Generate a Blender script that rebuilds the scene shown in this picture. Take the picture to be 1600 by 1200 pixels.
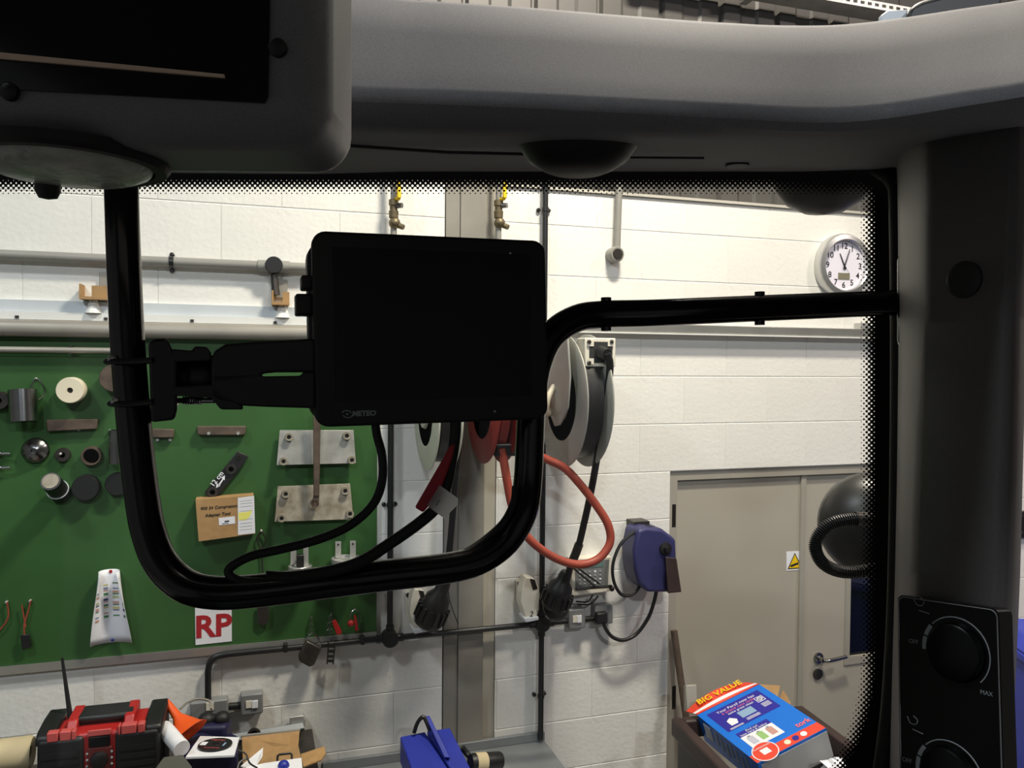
import bpy, bmesh, math, random
from mathutils import Vector as V, Matrix

for _o in list(bpy.data.objects):
    bpy.data.objects.remove(_o)
SC = bpy.context.scene
COL = SC.collection
random.seed(7)

# ------------------------------------------------------------------ camera
FPX = 1250.0
PSI, TH, RHO = math.radians(17.8), 0.0256, 0.008
CAM = V((0.0, -3.3, 2.55))
FW = V((math.sin(PSI) * math.cos(TH), math.cos(PSI) * math.cos(TH), -math.sin(TH)))
R0 = V((math.cos(PSI), -math.sin(PSI), 0))
U0 = R0.cross(FW)
RT = (R0 * math.cos(RHO) + U0 * math.sin(RHO)).normalized()
UP = RT.cross(FW).normalized()
cd = bpy.data.cameras.new('camera')
cd.sensor_width = 36.0
cd.lens = FPX / 1600.0 * 36.0
cd.clip_start = 0.02
cam = bpy.data.objects.new('camera', cd)
COL.objects.link(cam)
cam.matrix_world = Matrix(((RT.x, UP.x, -FW.x, CAM.x), (RT.y, UP.y, -FW.y, CAM.y), (RT.z, UP.z, -FW.z, CAM.z), (0, 0, 0, 1)))
SC.camera = cam

# ------------------------------------------------------------------ world, exposure
wd = bpy.data.worlds.new('world')
SC.world = wd
wd.use_nodes = True
wd.node_tree.nodes['Background'].inputs[0].default_value = (0.55, 0.6, 0.7, 1)
wd.node_tree.nodes['Background'].inputs[1].default_value = 0.05
SC.view_settings.view_transform = 'Standard'
SC.view_settings.look = 'None'
SC.view_settings.gamma = 1.0
SC.view_settings.use_curve_mapping = False
SC.view_settings.exposure = 0.12
# workshop lamps hanging from the roof: (x, y, z, watts, colour)
LAMPS = [
    (1.35, -1.45, 5.2, 150, (1.0, 0.91, 0.77)),
    (-2.0, -2.1, 5.2, 62, (0.88, 0.94, 1.0)),
    (4.6, -2.4, 5.2, 85, (1.0, 0.86, 0.80)),
    (-1.5, -7.0, 5.6, 210, (0.84, 0.92, 1.0)),
    (1.6, -7.4, 5.6, 170, (0.92, 0.94, 1.0)),
]

# ------------------------------------------------------------------ pixel to place
def ray(px, py):
    return FW + RT * ((px - 800) / FPX) - UP * ((py - 600) / FPX)
def w(px, py, out=0.0):            # point at a distance `out` in front of the block wall (wall face is Y = 0)
    d = ray(px, py)
    return CAM + d * ((-out - CAM.y) / d.y)
def P(px, py, d):                  # point at depth d from the seat
    return CAM + ray(px, py) * d
def zd(p):
    return (V(p) - CAM).dot(FW)
def mpp(px, py, out=0.0):
    return zd(w(px, py, out)) / FPX

# ------------------------------------------------------------------ materials
def lin(c):
    return tuple(((x / 255.0) / 12.92 if x <= 10 else ((x / 255.0 + 0.055) / 1.055) ** 2.4) for x in c) + (1,)
MATS = {}
def mat(name, rgb, rough=0.55, metal=0.0, var=0.0, vscale=8.0, bump=0.0, bscale=60.0, spec=0.5, objvar=0.0, rgb2=None, emit=0.0, coat=0.0):
    if name in MATS:
        return MATS[name]
    m = bpy.data.materials.new(name)
    m.use_nodes = True
    nt = m.node_tree
    b = nt.nodes['Principled BSDF']
    c = lin(rgb)
    b.inputs['Base Color'].default_value = c
    b.inputs['Roughness'].default_value = rough
    b.inputs['Metallic'].default_value = metal
    b.inputs['Specular IOR Level'].default_value = spec
    b.inputs['Coat Weight'].default_value = coat
    if emit:
        b.inputs['Emission Color'].default_value = c
        b.inputs['Emission Strength'].default_value = emit
    tc = nt.nodes.new('ShaderNodeTexCoord')
    if var or rgb2:
        n = nt.nodes.new('ShaderNodeTexNoise')
        n.inputs['Scale'].default_value = vscale
        n.inputs['Detail'].default_value = 6
        nt.links.new(tc.outputs['Object'], n.inputs['Vector'])
        r = nt.nodes.new('ShaderNodeValToRGB')
        r.color_ramp.elements[0].position = 0.35
        r.color_ramp.elements[1].position = 0.65
        if rgb2:
            r.color_ramp.elements[0].color = c
            r.color_ramp.elements[1].color = lin(rgb2)
        else:
            r.color_ramp.elements[0].color = tuple(x * (1 - var) for x in c[:3]) + (1,)
            r.color_ramp.elements[1].color = tuple(min(1, x * (1 + var)) for x in c[:3]) + (1,)
        nt.links.new(n.outputs['Fac'], r.inputs['Fac'])
        last = r.outputs['Color']
        if objvar:
            oi = nt.nodes.new('ShaderNodeObjectInfo')
            h = nt.nodes.new('ShaderNodeHueSaturation')
            mr = nt.nodes.new('ShaderNodeMapRange')
            mr.inputs['To Min'].default_value = 1 - objvar
            mr.inputs['To Max'].default_value = 1 + objvar
            nt.links.new(oi.outputs['Random'], mr.inputs['Value'])
            nt.links.new(mr.outputs['Result'], h.inputs['Value'])
            nt.links.new(last, h.inputs['Color'])
            last = h.outputs['Color']
        nt.links.new(last, b.inputs['Base Color'])
    if bump:
        n2 = nt.nodes.new('ShaderNodeTexNoise')
        n2.inputs['Scale'].default_value = bscale
        n2.inputs['Detail'].default_value = 4
        nt.links.new(tc.outputs['Object'], n2.inputs['Vector'])
        bp = nt.nodes.new('ShaderNodeBump')
        bp.inputs['Strength'].default_value = bump
        bp.inputs['Distance'].default_value = 0.004
        nt.links.new(n2.outputs['Fac'], bp.inputs['Height'])
        nt.links.new(bp.outputs['Normal'], b.inputs['Normal'])
    MATS[name] = m
    return m

M_BLOCK = mat('painted_block', (230, 228, 222), 0.6, var=0.03, vscale=3, bump=0.4, bscale=55, objvar=0.008)
M_MORTAR = mat('painted_mortar', (224, 222, 216), 0.8, var=0.05, vscale=9)
M_CLAD = mat('cladding', (76, 74, 71), 0.5, var=0.05, vscale=2)
M_FLASH = mat('flashing', (196, 192, 182), 0.4, metal=0.2, var=0.05)
M_COLUMN = mat('column_paint', (134, 130, 122), 0.55, var=0.09, vscale=5, bump=0.1)
M_CONC = mat('concrete', (120, 118, 114), 0.6, var=0.12, vscale=2, bump=0.1)
M_CEIL = mat('ceiling_sheet', (110, 110, 110), 0.6, var=0.04)
M_ROOM = mat('room_wall', (118, 116, 114), 0.7, var=0.05)
M_GREEN = mat('green_board', (52, 90, 45), 0.5, var=0.10, vscale=3, bump=0.08, bscale=25, spec=0.3)
M_ALU = mat('aluminium', (176, 176, 172), 0.35, metal=0.7, var=0.06, vscale=10)
M_GALV = mat('galvanised', (190, 190, 186), 0.4, metal=0.55, var=0.1, vscale=14)
M_PALEMETAL = mat('pale_metal', (196, 202, 206), 0.45, metal=0.1, var=0.04)
M_WHITEMETAL = mat('white_metal', (226, 226, 222), 0.4, var=0.03)
M_TAUPE = mat('taupe_metal', (150, 145, 136), 0.45, metal=0.2, var=0.08, vscale=6)
M_PIPEGREY = mat('grey_pipe', (140, 138, 132), 0.45, var=0.06)
M_BLACK = mat('black_plastic', (24, 24, 25), 0.45, var=0.1)
M_CONDUIT = mat('black_conduit', (30, 31, 32), 0.38, var=0.15, vscale=12)
M_STEEL = mat('steel', (150, 150, 150), 0.22, metal=1.0, var=0.08, vscale=20)
M_STEELD = mat('dark_steel', (74, 70, 66), 0.4, metal=0.7, var=0.2, vscale=20)
M_RUST = mat('brown_steel', (92, 78, 66), 0.6, metal=0.3, var=0.25, vscale=25)
M_BRASS = mat('brass', (116, 104, 80), 0.45, metal=0.6, var=0.15, vscale=30)
M_YELLOW = mat('yellow', (236, 196, 26), 0.45, var=0.05)
M_PLATE = mat('plate_steel', (142, 141, 134), 0.45, metal=0.35, rgb2=(166, 164, 158), vscale=18, bump=0.05)
M_PLATERUST = mat('stained_plate', (128, 118, 100), 0.6, metal=0.2, rgb2=(162, 155, 140), vscale=26, bump=0.1)
M_OFFWHITE = mat('off_white_plastic', (226, 220, 204), 0.45, var=0.04)
M_IVORY = mat('ivory_nylon', (232, 222, 196), 0.4, var=0.04)
M_CARD = mat('cardboard', (168, 132, 86), 0.75, var=0.08, vscale=30, bump=0.1, bscale=200)
M_PAPER = mat('paper', (232, 233, 238), 0.7, var=0.02)
M_INK = mat('ink', (28, 28, 30), 0.6)
M_REDREEL = mat('reel_red', (138, 40, 36), 0.45, var=0.08)
M_RED = mat('red_plastic', (170, 32, 30), 0.4, var=0.06)
M_REDINK = mat('red_ink', (170, 28, 38), 0.6)
M_ORANGEHOSE = mat('orange_rubber', (152, 66, 50), 0.5, var=0.08, vscale=16)
M_ORANGE = mat('orange_plastic', (236, 92, 30), 0.42, var=0.04)
M_REELGREY = mat('reel_grey', (168, 168, 160), 0.45, metal=0.25, var=0.08, vscale=9)
M_REELPALE = mat('reel_pale', (206, 208, 190), 0.45, metal=0.1, var=0.06)
M_BLUEREEL = mat('navy_blue_plastic', (50, 51, 96), 0.45, var=0.06)
M_BLUE = mat('blue_paint', (34, 48, 150), 0.4, var=0.06)
M_BLUEBIN = mat('blue_bin', (52, 66, 176), 0.45, var=0.05)
M_SOCKET = mat('grey_socket', (132, 134, 134), 0.45, metal=0.2, var=0.05)
M_DOOR = mat('door_paint', (170, 164, 151), 0.5, var=0.035, vscale=2)
M_FRAME = mat('door_frame_paint', (158, 153, 142), 0.5, var=0.04)
M_DARKGLASS = mat('dark_glass', (14, 18, 16), 0.06, spec=0.6)
M_WOOD = mat('worn_wood', (84, 70, 58), 0.7, var=0.2, vscale=20, bump=0.1)
M_CARTB = mat('brown_black_plastic', (56, 42, 40), 0.5, var=0.15)
M_BENCH = mat('bench_steel', (134, 138, 140), 0.4, metal=0.35, var=0.08, vscale=5)
M_CREAM = mat('cream_roll', (196, 180, 144), 0.7, var=0.08)
# cab
M_SILVER = mat('silver_grained_trim', (122, 122, 127), 0.75, spec=0.2, metal=0.0, var=0.14, vscale=900, bump=0.06, bscale=900)
M_CABDARK = mat('charcoal_trim', (84, 81, 81), 0.5, var=0.06, vscale=400, bump=0.05, bscale=800)
M_CABGREY = mat('grey_trim', (116, 116, 118), 0.45, var=0.1, vscale=800, bump=0.05, bscale=900)
M_CABBLACK = mat('matt_black', (20, 20, 21), 0.55)
M_GLOSSBLACK = mat('gloss_black_paint', (12, 12, 14), 0.16, spec=0.5)
M_SCREEN = mat('screen_black', (8, 9, 9), 0.28, spec=0.25)
M_RUBBER = mat('rubber', (18, 18, 18), 0.55)
M_PRINTGREY = mat('grey_print', (150, 156, 160), 0.6)
M_REFLECTION = mat('reflection_colour', (222, 196, 172), 0.4)  # colour of the painted reflection streak on the console panel
M_LENS = mat('lamp_lens', (176, 180, 170), 0.25, var=0.2, vscale=60, bump=0.4, bscale=120)

# ------------------------------------------------------------------ mesh building
class Fr:
    def __init__(s, o, x, y, z):
        s.o, s.x, s.y, s.z = V(o), V(x).normalized(), V(y).normalized(), V(z).normalized()
    def __call__(s, a, b, c):
        return s.o + s.x * a + s.y * b + s.z * c
WORLD = Fr((0, 0, 0), (1, 0, 0), (0, 1, 0), (0, 0, 1))
def yawfr(o, deg=0):
    a = math.radians(deg)
    return Fr(o, (math.cos(a), math.sin(a), 0), (-math.sin(a), math.cos(a), 0), (0, 0, 1))
WF = lambda o: Fr(o, (1, 0, 0), (0, -1, 0), (0, 0, 1))      # x along the wall, y out of the wall

def crom(pts, n=8, closed=False):
    pts = [V(p) for p in pts]
    N = len(pts)
    out = []
    rng = N if closed else N - 1
    for i in range(rng):
        if closed:
            p0, p1, p2, p3 = pts[(i - 1) % N], pts[i], pts[(i + 1) % N], pts[(i + 2) % N]
        else:
            p1, p2 = pts[i], pts[i + 1]
            p0 = pts[i - 1] if i else p1 * 2 - p2
            p3 = pts[i + 2] if i + 2 < N else p2 * 2 - p1
        for k in range(n):
            t = k / n
            out.append(0.5 * ((2 * p1) + (p2 - p0) * t + (2 * p0 - 5 * p1 + 4 * p2 - p3) * t * t + (3 * p1 - p0 - 3 * p2 + p3) * t ** 3))
    if not closed:
        out.append(pts[-1])
    return out

def rrect(wd_, ht, r, n=5):        # rounded rectangle outline, centred
    o = []
    for cx, cy, a0 in ((wd_ / 2 - r, ht / 2 - r, 0), (-wd_ / 2 + r, ht / 2 - r, 90), (-wd_ / 2 + r, -ht / 2 + r, 180), (wd_ / 2 - r, -ht / 2 + r, 270)):
        for k in range(n + 1):
            a = math.radians(a0 + 90 * k / n)
            o.append((cx + r * math.cos(a), cy + r * math.sin(a)))
    return o

WLOC = {}
class MB:
    def __init__(s):
        s.v, s.f, s.m = [], [], []
    def add(s, vs, fs, mi=0):
        b = len(s.v)
        s.v += [V(p) for p in vs]
        for f in fs:
            s.f.append([i + b for i in f])
            s.m.append(mi)
        return s
    def box(s, fr, x0, x1, y0, y1, z0, z1, mi=0):
        vs = [fr(x, y, z) for z in (z0, z1) for y in (y0, y1) for x in (x0, x1)]
        return s.add(vs, [(0, 1, 3, 2), (4, 6, 7, 5), (0, 4, 5, 1), (2, 3, 7, 6), (0, 2, 6, 4), (1, 5, 7, 3)], mi)
    def prism(s, a, b, mi=0):      # two matching outlines
        n = len(a)
        return s.add(list(a) + list(b), [list(range(n)), list(range(2 * n - 1, n - 1, -1))] + [(i, i + n, (i + 1) % n + n, (i + 1) % n) for i in range(n)], mi)
    def plate(s, pts, thick, mi=0):   # flat outline pushed along its normal by thick (away from the camera side)
        pts = [V(p) for p in pts]
        nrm = V((0, 0, 0))
        for i in range(len(pts)):
            nrm += (pts[i] - pts[0]).cross(pts[(i + 1) % len(pts)] - pts[0])
        nrm.normalize()
        if nrm.dot(CAM - pts[0]) > 0:
            nrm = -nrm
        return s.prism(pts, [p + nrm * thick for p in pts], mi)
    def poly(s, fr, outline, y0, y1, mi=0):   # outline in fr x/z, extruded along fr y
        return s.prism([fr(a, y0, c) for a, c in outline], [fr(a, y1, c) for a, c in outline], mi)
    def lathe(s, c, axis, prof, n=24, mi=0, arc=360.0, start=None):
        axis = V(axis).normalized()
        t = V(start) if start else (V((0, 0, 1)) if abs(axis.z) < 0.9 else V((1, 0, 0)))
        e1 = (t - axis * t.dot(axis)).normalized()
        e2 = axis.cross(e1)
        c = V(c)
        full = arc >= 360
        cols = n if full else n + 1
        vs = []
        for r, h in prof:
            for k in range(cols):
                a = math.radians(arc) * k / n
                vs.append(c + axis * h + (e1 * math.cos(a) + e2 * math.sin(a)) * max(r, 1e-5))
        fs = []
        for i in range(len(prof) - 1):
            for k in range(n):
                k2 = (k + 1) % cols
                fs.append((i * cols + k, i * cols + k2, (i + 1) * cols + k2, (i + 1) * cols + k))
        if full:
            if prof[0][0] > 1e-4:
                fs.append(list(range(cols)))
            if prof[-1][0] > 1e-4:
                fs.append([(len(prof) - 1) * cols + k for k in range(cols)])
        return s.add(vs, fs, mi)
    def cyl(s, p0, p1, r0, r1=None, n=16, mi=0):
        p0, p1 = V(p0), V(p1)
        return s.lathe(p0, p1 - p0, [(r0, 0), (r0 if r1 is None else r1, (p1 - p0).length)], n, mi)
    def ball(s, c, r, n=16, mi=0, axis=(0, 0, 1), squash=1.0):
        return s.lathe(c, axis, [(r * math.sin(math.pi * k / 8), -r * squash * math.cos(math.pi * k / 8)) for k in range(9)], n, mi)
    def tube(s, pts, r, n=10, mi=0, closed=False):
        pts = [V(p) for p in pts]
        N = len(pts)
        rr = r if callable(r) else (lambda t: r)
        tang = []
        for i in range(N):
            if closed:
                t = pts[(i + 1) % N] - pts[i - 1]
            else:
                t = pts[min(i + 1, N - 1)] - pts[max(i - 1, 0)]
            tang.append(t.normalized())
        e = tang[0].orthogonal().normalized()
        vs = []
        for i in range(N):
            e = (e - tang[i] * e.dot(tang[i])).normalized()
            e2 = tang[i].cross(e)
            for k in range(n):
                a = 2 * math.pi * k / n
                vs.append(pts[i] + (e * math.cos(a) + e2 * math.sin(a)) * rr(i / max(1, N - 1)))
        fs = []
        for i in range(N if closed else N - 1):
            j = (i + 1) % N
            for k in range(n):
                k2 = (k + 1) % n
                fs.append((i * n + k, i * n + k2, j * n + k2, j * n + k))
        if not closed:
            fs.append(list(range(n)))
            fs.append([(N - 1) * n + k for k in range(n)])
        return s.add(vs, fs, mi)
    def build(s, name, material, parent=None, bevel=0.0, smooth=False, seg=2, keepframe=None):
        xs = [p.x for p in s.v]; ys = [p.y for p in s.v]; zs = [p.z for p in s.v]
        org = V(((min(xs) + max(xs)) / 2, (min(ys) + max(ys)) / 2, min(zs)))
        me = bpy.data.meshes.new(name)
        me.from_pydata([tuple(p - org) for p in s.v], [], s.f)
        mats = material if isinstance(material, (list, tuple)) else [material]
        for m_ in mats:
            me.materials.append(m_)
        bm = bmesh.new()
        bm.from_mesh(me)
        for i, f in enumerate(bm.faces):
            f.material_index = min(s.m[i], len(mats) - 1)
        bmesh.ops.recalc_face_normals(bm, faces=bm.faces)
        bm.to_mesh(me)
        bm.free()
        if smooth or bevel:
            for p in me.polygons:
                p.use_smooth = True
            me.set_sharp_from_angle(angle=math.radians(40 if smooth else 30))
        ob = bpy.data.objects.new(name, me)
        COL.objects.link(ob)
        WLOC[ob.name] = org
        if parent is not None:
            ob.parent = parent
            ob.location = org - WLOC[parent.name]
        else:
            ob.location = org
        if bevel:
            bv = ob.modifiers.new('bevel', 'BEVEL')
            bv.width = bevel
            bv.segments = seg
            bv.limit_method = 'ANGLE'
            bv.angle_limit = math.radians(35)
            bv.harden_normals = False
        return ob

def tag(o, label, cat, group=None, kind=None):
    o['label'] = label
    o['category'] = cat
    if group:
        o['group'] = group
    if kind:
        o['kind'] = kind
    return o
def thing(name, label, cat, loc, group=None, kind=None):
    o = bpy.data.objects.new(name, None)
    COL.objects.link(o)
    o.location = V(loc)
    o.empty_display_size = 0.05
    WLOC[o.name] = V(loc)
    return tag(o, label, cat, group, kind)

def text(name, body, fr, size, material, parent, bold=0.0, shear=0.0, align='CENTER', sx=1.0):
    # fr: x = reading direction, z = up of the letters, y = away from the reader
    cu = bpy.data.curves.new(name, 'FONT')
    cu.body = body
    cu.size = size
    cu.shear = shear
    cu.offset = bold
    cu.align_x = align
    cu.align_y = 'CENTER'
    cu.extrude = 0.0002
    cu.resolution_u = 3
    ob = bpy.data.objects.new(name + '_curve', cu)
    me0 = bpy.data.meshes.new_from_object(ob)
    mb = MB()
    mb.add([fr(v.co.x * sx, -v.co.z, v.co.y) for v in me0.vertices], [list(p.vertices) for p in me0.polygons])
    bpy.data.objects.remove(ob)
    bpy.data.curves.remove(cu)
    bpy.data.meshes.remove(me0)
    return mb.build(name, material, parent)

def wbox(mb, x0, y0, x1, y1, o0, o1, mi=0):     # box on the wall: pixel edges of its front face, between distances o0 and o1 from the wall
    xm, ym = (x0 + x1) / 2, (y0 + y1) / 2
    X0, X1 = w(x0, ym, o1).x, w(x1, ym, o1).x
    Z0, Z1 = w(xm, y1, o1).z, w(xm, y0, o1).z
    return mb.box(WORLD, X0, X1, -o1, -o0, Z0, Z1, mi)
def wpl(pts, out):
    return [w(a, b, out) for a, b in pts]
def wtube(pts, out, n=8):
    return crom([w(p[0], p[1], p[2] if len(p) > 2 else out) for p in pts], n)

# ================================================================== THE WORKSHOP
ZTOP = 3.31
DOOR = (1.835, 3.40, 2.055)
COLX = (0.758, 0.992)
X0W, X1W = -2.6, 6.2

wb = MB()
wb.box(WORLD, X0W, COLX[0], 0.0022, 0.2, 0, ZTOP)
wb.box(WORLD, COLX[0], COLX[1], 0.06, 0.2, 0, ZTOP)
wb.box(WORLD, COLX[1], DOOR[0], 0.0022, 0.2, 0, ZTOP)
wb.box(WORLD, DOOR[0], DOOR[1], 0.0022, 0.2, DOOR[2], ZTOP)
wb.box(WORLD, DOOR[1], X1W, 0.0022, 0.2, 0, ZTOP)
wall_back = wb.build('wall_back', M_MORTAR)
tag(wall_back, 'white painted concrete block wall of the workshop', 'wall', kind='structure')

BL, CH, GAP, VGAP = 0.45, 0.2205, 0.003, 0.0012
_blk = {}
def block(x0, x1, z0, z1):
    L, H = round(x1 - x0, 4), round(z1 - z0, 4)
    if L < 0.03 or H < 0.03:
        return
    if (L, H) in _blk:
        ob = _blk[(L, H)].copy()
        COL.objects.link(ob)
        org = V(((x0 + x1) / 2, 0.05, z0))
        ob.location = org - WLOC[wall_back.name]
        return
    mb = MB()
    # front with a small chamfer
    c, cx = 0.0022, 0.0008
    fr = WORLD
    a = [fr(x0, 0.1, z0), fr(x1, 0.1, z0), fr(x1, 0.1, z1), fr(x0, 0.1, z1)]
    b = [fr(x0, c, z0), fr(x1, c, z0), fr(x1, c, z1), fr(x0, c, z1)]
    d = [fr(x0 + cx, 0, z0 + c), fr(x1 - cx, 0, z0 + c), fr(x1 - cx, 0, z1 - c), fr(x0 + cx, 0, z1 - c)]
    vs = a + b + d
    fs = [(0, 1, 2, 3), (8, 9, 10, 11)]
    for i in range(4):
        j = (i + 1) % 4
        fs += [(i, j, j + 4, i + 4), (i + 4, j + 4, j + 8, i + 8)]
    mb.add(vs, fs)
    ob = mb.build('block', M_BLOCK, wall_back)
    _blk[(L, H)] = ob
k0 = -10
for k in range(k0, 7):
    zb = 2.055 + (k - 1) * CH
    zt = zb + CH
    zb, zt = max(0.0, zb), min(ZTOP, zt)
    if zt - zb < 0.05 or zt < 0.3:
        continue
    off = 0.225 if k % 2 else 0.0
    for i in range(-7, 16):
        xa = 0.10 + off + i * BL
        xb = xa + BL
        segs = [(max(xa, X0W), min(xb, X1W))]
        cuts = [COLX] + ([DOOR[:2]] if zb < DOOR[2] - 0.02 else [])
        for cc in cuts:
            ns = []
            for s0, s1 in segs:
                if s1 <= cc[0] or s0 >= cc[1]:
                    ns.append((s0, s1))
                else:
                    if s0 < cc[0]:
                        ns.append((s0, cc[0]))
                    if s1 > cc[1]:
                        ns.append((cc[1], s1))
            segs = ns
        for s0, s1 in segs:
            if s1 > s0:
                block(s0 + VGAP / 2, s1 - VGAP / 2, zb + GAP / 2, zt - GAP / 2)

# cladding above the blocks
cl = MB()
cl.box(WORLD, X0W, X1W, 0.10, 0.2, ZTOP, 6.5)
wall_upper = cl.build('wall_upper', M_CLAD)
tag(wall_upper, 'grey sheet metal cladding above the white block wall', 'wall', kind='structure')
first = None
for i in range(28):
    x = X0W + i * 0.315
    if first is None:
        pm = MB()
        pr = [(0, 0.1), (0.012, 0.082), (0.10, 0.082), (0.115, 0.09), (0.19, 0.09), (0.205, 0.082), (0.293, 0.082), (0.305, 0.1)]
        pm.prism([V((x + a, b, ZTOP)) for a, b in pr], [V((x + a, b, 6.5)) for a, b in pr])
        first = pm.build('cladding_panel', M_CLAD, wall_upper)
    else:
        o = first.copy()
        COL.objects.link(o)
        o.location = first.location + V((i * 0.315, 0, 0))
fl = MB()
fl.box(WORLD, COLX[1], X1W, -0.012, 0.1, ZTOP, ZTOP + 0.012)
fl.build('flashing', M_FLASH, wall_upper)

fl = MB()
fl.box(WORLD, -5.2, 8.2, -11.2, 0.2, -0.1, 0.0)
tag(fl.build('floor', M_CONC), 'bare concrete floor of the workshop', 'floor', kind='structure')
c_ = MB()
c_.box(WORLD, -5.2, 8.2, -11.2, 0.2, 6.5, 6.6)
tag(c_.build('ceiling', M_CEIL), 'pale sheet metal ceiling over the workshop', 'ceiling', kind='structure')
for nm, bx, lb in (('wall_left', (-5.2, -5.0, -11.2, 0.2), 'plain left wall of the workshop'), ('wall_right', (8.0, 8.2, -11.2, 0.2), 'plain right wall of the workshop'),
                   ('wall_front', (-5.0, 8.0, -11.2, -11.0), 'plain far wall of the workshop behind the vehicle')):
    q = MB()
    q.box(WORLD, *bx, 0, 6.5)
    tag(q.build(nm, M_ROOM), lb, 'wall', kind='structure')
q = MB()
q.box(WORLD, -5.0, X0W, 0.0, 0.2, 0, 6.5)
q.box(WORLD, X1W, 8.0, 0.0, 0.2, 0, 6.5)
tag(q.build('wall_back_ends', M_ROOM), 'plain ends of the back wall beyond the blocks', 'wall', kind='structure')

# steel column let into the wall
ct = thing('steel_column', 'grey painted steel column standing in the block wall behind the reels', 'column', (0.875, 0, 0))
q = MB(); q.box(WORLD, 0.762, 0.822, -0.004, 0.06, 0, ZTOP); q.build('packing_strip', M_COLUMN, ct)
q = MB(); q.box(WORLD, 0.8235, 0.935, -0.012, 0.054, 0, ZTOP + .02); q.build('flange', M_COLUMN, ct, bevel=0.003)
q = MB(); q.box(WORLD, 0.9365, 0.990, 0.01, 0.0595, 0, ZTOP); q.build('side_strip', M_DOOR, ct)

# ceiling lamps with their own light
for i, (x, y, z, pw, colr) in enumerate(LAMPS):
    where = ['above the right side of the block wall', 'above the green board', 'over the bins at the far right', 'behind the cab on the left', 'behind the cab on the right'][i]
    t = thing('high_bay_lamp', 'white high bay workshop lamp hanging ' + where, 'lamp', (x, y, z), 'workshop roof lamps')
    q = MB(); q.prism([V((x - .33, y - .2, z + .02)), V((x + .33, y - .2, z + .02)), V((x + .33, y + .2, z + .02)), V((x - .33, y + .2, z + .02))],
                      [V((x - .25, y - .1, z + .12)), V((x + .25, y - .1, z + .12)), V((x + .25, y + .1, z + .12)), V((x - .25, y + .1, z + .12))])
    q.build('housing', M_WHITEMETAL, t)
    q = MB(); q.box(WORLD, x - .28, x + .28, y - .15, y + .15, z + 0.0, z + .02)
    q.build('diffuser', mat('lamp_diffuser', (255, 246, 230), 0.5, emit=6.0), t)
    q = MB(); q.cyl((x - .2, y, z + .1), (x - .2, y, 6.5), .006, n=6).cyl((x + .2, y, z + .1), (x + .2, y, 6.5), .006, n=6)
    q.build('hanger', M_STEEL, t)
    ld = bpy.data.lights.new('lamp_light', 'AREA')
    ld.shape = 'RECTANGLE'
    ld.size, ld.size_y = 0.5, 0.26
    ld.energy = pw
    ld.color = colr
    lo = bpy.data.objects.new('lamp_light', ld)
    COL.objects.link(lo)
    lo.parent = t
    lo.location = (0, 0, -0.012)

# ---------------------------------------------------------------- door
dz = DOOR[2]
df = thing('door_1', 'grey double door set in the block wall', 'door', (2.6, 0.05, 0), kind='structure')
q = MB()
q.box(WORLD, DOOR[0], DOOR[0] + 0.045, 0.012, 0.12, 0, dz)
q.box(WORLD, DOOR[1] - 0.045, DOOR[1], 0.012, 0.12, 0, dz)
q.box(WORLD, DOOR[0] + 0.045, DOOR[1] - 0.045, 0.012, 0.12, dz - 0.045, dz)
q.build('door_frame', M_FRAME, df)
XM = 2.600
q = MB(); q.box(WORLD, DOOR[0] + 0.048, XM - 0.012, 0.035, 0.08, 0.008, dz - 0.048); leafL = q.build('door_leaf', M_DOOR, df, bevel=0.003)
vx0, vz1, vz0 = w(1330, 870, -.03).x, w(1340, 850, -.03).z, w(1340, 1026, -.03).z
vx1 = vx0 + 0.2
q = MB()
q.box(WORLD, XM - 0.008, vx0, 0.035, 0.08, 0.008, dz - 0.048)
q.box(WORLD, vx1, DOOR[1] - 0.048, 0.035, 0.08, 0.008, dz - 0.048)
q.box(WORLD, vx0, vx1, 0.035, 0.08, 0.008, vz0)
q.box(WORLD, vx0, vx1, 0.035, 0.08, vz1, dz - 0.048)
leafR = q.build('door_leaf', M_DOOR, df)
q = MB()
q.box(WORLD, vx0 - .03, vx0, 0.028, 0.04, vz0 - .035, vz1 + .03)
q.box(WORLD, vx1, vx1 + .03, 0.028, 0.04, vz0 - .035, vz1 + .03)
q.box(WORLD, vx0, vx1, 0.028, 0.04, vz0 - .035, vz0)
q.box(WORLD, vx0, vx1, 0.028, 0.04, vz1, vz1 + .03)
q.build('glazing_bead', M_FRAME, leafR)
q = MB(); q.box(WORLD, vx0, vx1, 0.055, 0.061, vz0, vz1); q.build('pane', M_DARKGLASS, leafR)
q = MB(); q.box(WORLD, XM - 0.022, XM + 0.006, 0.022, 0.035, 0.01, dz - 0.05); q.build('meeting_strip', M_FRAME, leafL)
q = MB()
hc = w(1279, 1028, -.03)
q.lathe((hc.x, .035, hc.z), (0, -1, 0), [(.027, 0), (.027, .009), (.012, .011), (.011, .045)], 20)
q.tube(crom([(hc.x, -.008, hc.z), (hc.x + .02, -.018, hc.z), (hc.x + .06, -.018, hc.z + .002), (hc.x + .13, -.016, hc.z + .008)], 6), .0095, 10)
q.build('lever_handle', M_STEEL, leafR, smooth=True)
q = MB(); q.lathe((hc.x - .002, .035, hc.z - .082), (0, -1, 0), [(.027, 0), (.027, .009), (.022, .011), (.0, .011)], 20); q.build('lock_rose', M_STEELD, leafR, smooth=True)
for yy in (806, 1090):
    q = MB(); wbox(q, 1050, yy - 18, 1056, yy + 18, -.03, -.012); q.build('hinge', M_STEELD, leafL)
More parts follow.
